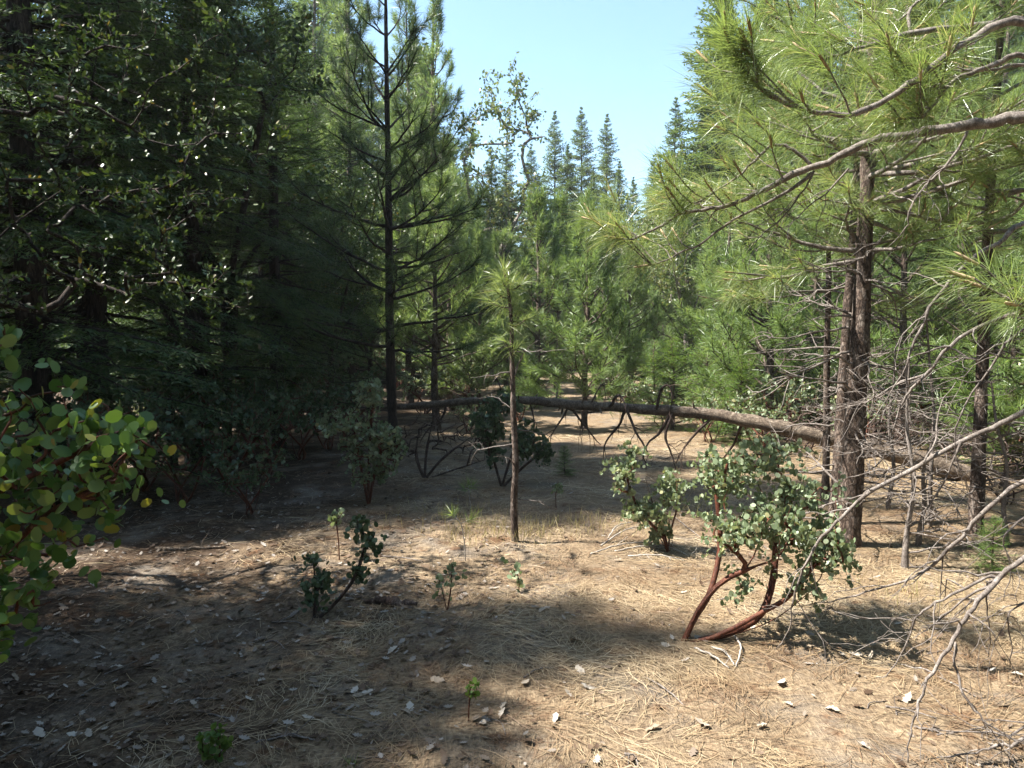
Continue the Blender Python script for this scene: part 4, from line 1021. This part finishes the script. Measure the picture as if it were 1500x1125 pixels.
LOBE = np.array([(0, 0), (.12, .07), (.22, .25), (.32, .12), (.45, .36), (.55, .15), (.7, .3), (.78, .12), (1, 0), (.78, -.12), (.68, -.28), (.55, -.14), (.45, -.34), (.33, -.12), (.22, -.22), (.12, -.07)])
LT = [(0, 1, 15), (1, 2, 3), (15, 13, 14), (3, 4, 5), (13, 11, 12), (5, 6, 7), (11, 9, 10), (7, 8, 9), (1, 3, 13), (1, 13, 15), (3, 5, 11), (3, 11, 13), (5, 7, 9), (5, 9, 11)]
def oak_litter():
    g = Geo()
    LTa = np.array(LT)
    for (x0, x1, y0, y1, dens) in [(-5.2, 1.5, 1.2, 5, 480), (-5, 2, 5, 8, 220), (-6, 6, 8, 11, 25), (1.5, 3.4, 2, 6, 60), (-1, 1.5, 4, 6.5, 60)]:
        n = int((x1 - x0) * (y1 - y0) * dens)
        x = R.uniform(x0, x1, n); y = R.uniform(y0, y1, n)
        keep = (R.random(n) < np.clip(.45 - .5 * x + .9 * (vnoise(x, y, .6, 31) - .5), .05, 1)) | (x > 1.5)
        x, y = x[keep], y[keep]; n = len(x)
        th = R.random(n) * 6.283; sz = .014 + .05 * R.random(n) ** 1.8; curl = R.uniform(-.5, 1.3, n); tilt = R.normal(size=(n, 2)) * .25
        u = LOBE[None, :, 0] - .5; w = LOBE[None, :, 1] * np.where(R.random(n) < .5, 1, .75)[:, None]
        zc = curl[:, None] * (w ** 2 * 1.4 + u ** 2 * .6)
        lx = u * sz[:, None]; ly = w * sz[:, None]
        c, s = np.cos(th)[:, None], np.sin(th)[:, None]
        X = x[:, None] + lx * c - ly * s; Y = y[:, None] + lx * s + ly * c
        Z = T(X, Y) + .006 + zc * sz[:, None] + lx * tilt[:, :1] + ly * tilt[:, 1:] + R.uniform(0, .01, n)[:, None]
        g.add(np.stack([X, Y, Z], -1).reshape(-1, 3), None, (np.arange(n)[:, None, None] * 16 + LTa[None]).reshape(-1, 3), np.repeat(R.random(n) ** 1.4, 16))
    o = obj('leaf_litter', g, M['dead_leaf'], kind='stuff'); tag(o, 'grey and brown dead oak leaves strewn over the shaded ground', 'leaf litter')
oak_litter()

def fallen_leaves():
    meshes = []
    for c in range(4):
        g = Geo(); w = LOBE[:, 1]; u = LOBE[:, 0] - .5
        w = np.sign(w) * (np.abs(w) * .55 + .12) * (LOBE[:, 1] != 0); g.add(np.stack([u, w * (1 - .1 * c), (.3 + .4 * c) * w ** 2 + (.5 - .2 * c) * u ** 2 + .03 * R.normal(size=16)], 1), None, LT)
        meshes.append(g.mesh('fallen_leaf', False))
        meshes[-1].materials.append(M['pale_leaf'])
    spots = [(975, 948), (1330, 1027), (1115, 1066), (1270, 1096), (1030, 1063), (1140, 1003), (1153, 1034), (1220, 1042), (1252, 962), (1275, 965), (905, 822), (795, 895), (840, 940), (765, 1003), (740, 1037), (735, 1047), (520, 1015), (540, 1017),
             (525, 1022), (595, 1045), (600, 1040), (705, 1063), (815, 1055), (850, 985), (835, 1020), (400, 980), (385, 1000), (490, 870), (365, 1028), (450, 1055), (250, 1035), (285, 1035), (110, 1080), (130, 1078), (80, 940), (165, 980), (125, 980), (640, 1000), (660, 940), (575, 955), (860, 1010), (1000, 870), (720, 880), (1190, 950), (1100, 920), (645, 955), (240, 1010), (20, 995), (10, 1065), (60, 1078), (955, 1070), (1490, 990)]
    for i, (px, py) in enumerate(spots):
        p = GP(px + R.normal() * 2, py); o = bpy.data.objects.new('fallen_leaf', meshes[i % 4]); COL.objects.link(o)
        o.location = (p[0], p[1], p[2] + .012); o.rotation_euler = (R.normal() * .25, R.normal() * .25, rz()); s = R.uniform(.05, .085); o.scale = (s,) * 3
        tag(o, 'pale dry lobed oak leaf lying on the ground', 'leaf', 'pale dry leaves scattered over the clearing')
fallen_leaves()

def stick(label, px0, px1, r, mat, z=0, twigs=2, name='stick', mid=None, group=None, cat='stick'):
    a, b = GP(*px0), GP(*px1); loc = (a + b) / 2; loc[2] = float(T(loc[0], loc[1]))
    pts = [a + (0, 0, r * .7)] + ([GP(*mid) + (0, 0, r * .7 + z)] if mid else [(a + b) / 2 + (R.normal() * .02, R.normal() * .02, r * .7 + z)]) + [b + (0, 0, r * .7)]
    g = Geo(); traced(g, np.array(pts) - loc, r, r * .6, n=14, k=8, jit=r * .25, twigs=twigs, tl=.12, grav=.15)
    tag(obj(name, g, mat, loc=loc), label, cat, group)
stick('short brown broken limb lying on shaded leaf litter', (228, 806), (330, 803), .016, M['log'], twigs=1)
def chunk():
    a, b = GP(534, 884), GP(610, 888); loc = (a + b) / 2; t = np.linspace(0, 1, 26)[:, None]
    pts = a * (1 - t) + b * t - loc; pts[:, 2] = .012 + .008 * R.normal(size=26); pts[:, 1] += .012 * np.sin(t[:, 0] * 7)
    g = Geo(); tube(g, pts, .034 * np.clip(np.sin(np.linspace(.25, 2.75, 26)), .2, 1) * (1 + .16 * R.normal(size=26)), 12, rough=.16, cap=True)
    tag(obj('log_chunk', g, M['dead_manz'], loc=loc), 'rotten dark chunk of log at the edge of the straw', 'log')
chunk()
for a, m_, b in [((1018, 950), (1045, 968), (1068, 980)), ((1042, 948), (1062, 962), (1076, 976)), ((1075, 930), (1085, 955), (1078, 978))]:
    stick('bleached forked twig lying below the red stems of the lit manzanita', a, b, .006, M['pale_wood'], .02, 1, 'twig', m_, 'bleached twigs below the lit manzanita', 'twig')
for a, b in [((865, 812), (960, 795)), ((880, 800), (945, 770)), ((900, 808), (990, 806)), ((890, 790), (930, 765)), ((920, 815), (1005, 822)), ((960, 800), (1010, 815))]:
    stick('bleached stick in the heap beside the upright sunlit manzanita', a, b, .006, M['pale_wood'], .03, 2, group='bleached sticks beside the upright manzanita')
for a, b in [((0, 1112), (60, 1092)), ((425, 1075), (462, 1085)), ((915, 1105), (935, 1125)), ((120, 1020), (150, 1010)), ((260, 895), (275, 912)), ((985, 755), (1040, 800)), ((1100, 700), (1180, 690)), ((560, 815), (620, 823)), ((1165, 690), (1210, 680)), ((1290, 760), (1380, 750)), ((1050, 880), (1075, 870))]:
    stick('thin weathered twig lying on the forest floor', a, b, .005, M['deadwood'], .01, 2, 'twig', None, 'weathered twigs on the forest floor', 'twig')

for _ in range(34):
    a = (R.uniform(60, 1440), R.uniform(800, 1110)); l = R.uniform(25, 70) * (a[1] - 450) / 500; t = R.normal() * .35
    stick('thin weathered twig lying on the forest floor', a, (a[0] + l * math.cos(t), min(a[1] + l * math.sin(t), 1124)), R.uniform(.0025, .005), M['deadwood'], .006, R.integers(0, 3), 'twig', None, 'weathered twigs on the forest floor', 'twig')

def dry_grass():
    g = Geo()
    for px, py, n, s in [(745, 785, 170, .22), (700, 780, 120, .25), (860, 775, 110, .25), (780, 780, 90, .2), (1010, 745, 120, .2), (640, 760, 90, .3), (920, 770, 70, .2), (1380, 890, 40, .2), (1340, 870, 40, .2)]:
        c = GP(px, py); p = np.stack([c[0] + R.normal(size=n) * s, c[1] + R.normal(size=n) * s * .8], 1)
        b = np.concatenate([p, T(p[:, 0], p[:, 1])[:, None]], 1)
        blades(g, b, nrm(R.normal(size=(n, 3)) * .35 + np.array([0, 0, 1])), R.uniform(.05, .17, n), np.full(n, .004))
    o = obj('dry_grass', g, M['grass'], kind='stuff'); tag(o, 'thin dry grass around the foot of the sapling', 'grass')
dry_grass()
# ------------------------------------------------------------------ thin haze, added to lighten the back in place of lens glare
def haze():
    m, nt, out = mat_base('veil_haze')
    pv = N_(nt, 'ShaderNodeVolumePrincipled', Density=.0006); pv.inputs['Color'].default_value = (.93, .96, 1, 1); pv.inputs['Anisotropy'].default_value = .2
    nt.links.new(pv.outputs[0], out.inputs['Volume'])
    g = Geo(); x, y0, y1, z0, z1 = 420, -410, 420, -3, 46
    v = [(sx * x, yy, zz) for zz in (z0, z1) for sx, yy in ((-1, y0), (1, y0), (1, y1), (-1, y1))]
    g.add(v, [(3, 2, 1, 0), (4, 5, 6, 7), (0, 1, 5, 4), (1, 2, 6, 5), (2, 3, 7, 6), (3, 0, 4, 7)])
    tag(obj('haze', g, m, kind='stuff', smooth=False), 'thin pale haze added to lift the dark back, for lens glare', 'haze')
haze()
for o in COL.objects:
    if o.type == 'EMPTY' and not o.children: raise RuntimeError(o.name)
print('tris', sum(len(m.loops) - 2 * len(m.polygons) for m in bpy.data.meshes) , 'objects', len(COL.objects))
for m in sorted(bpy.data.meshes, key=lambda m: -len(m.polygons))[:14]: print(m.name, len(m.loops) - 2 * len(m.polygons))
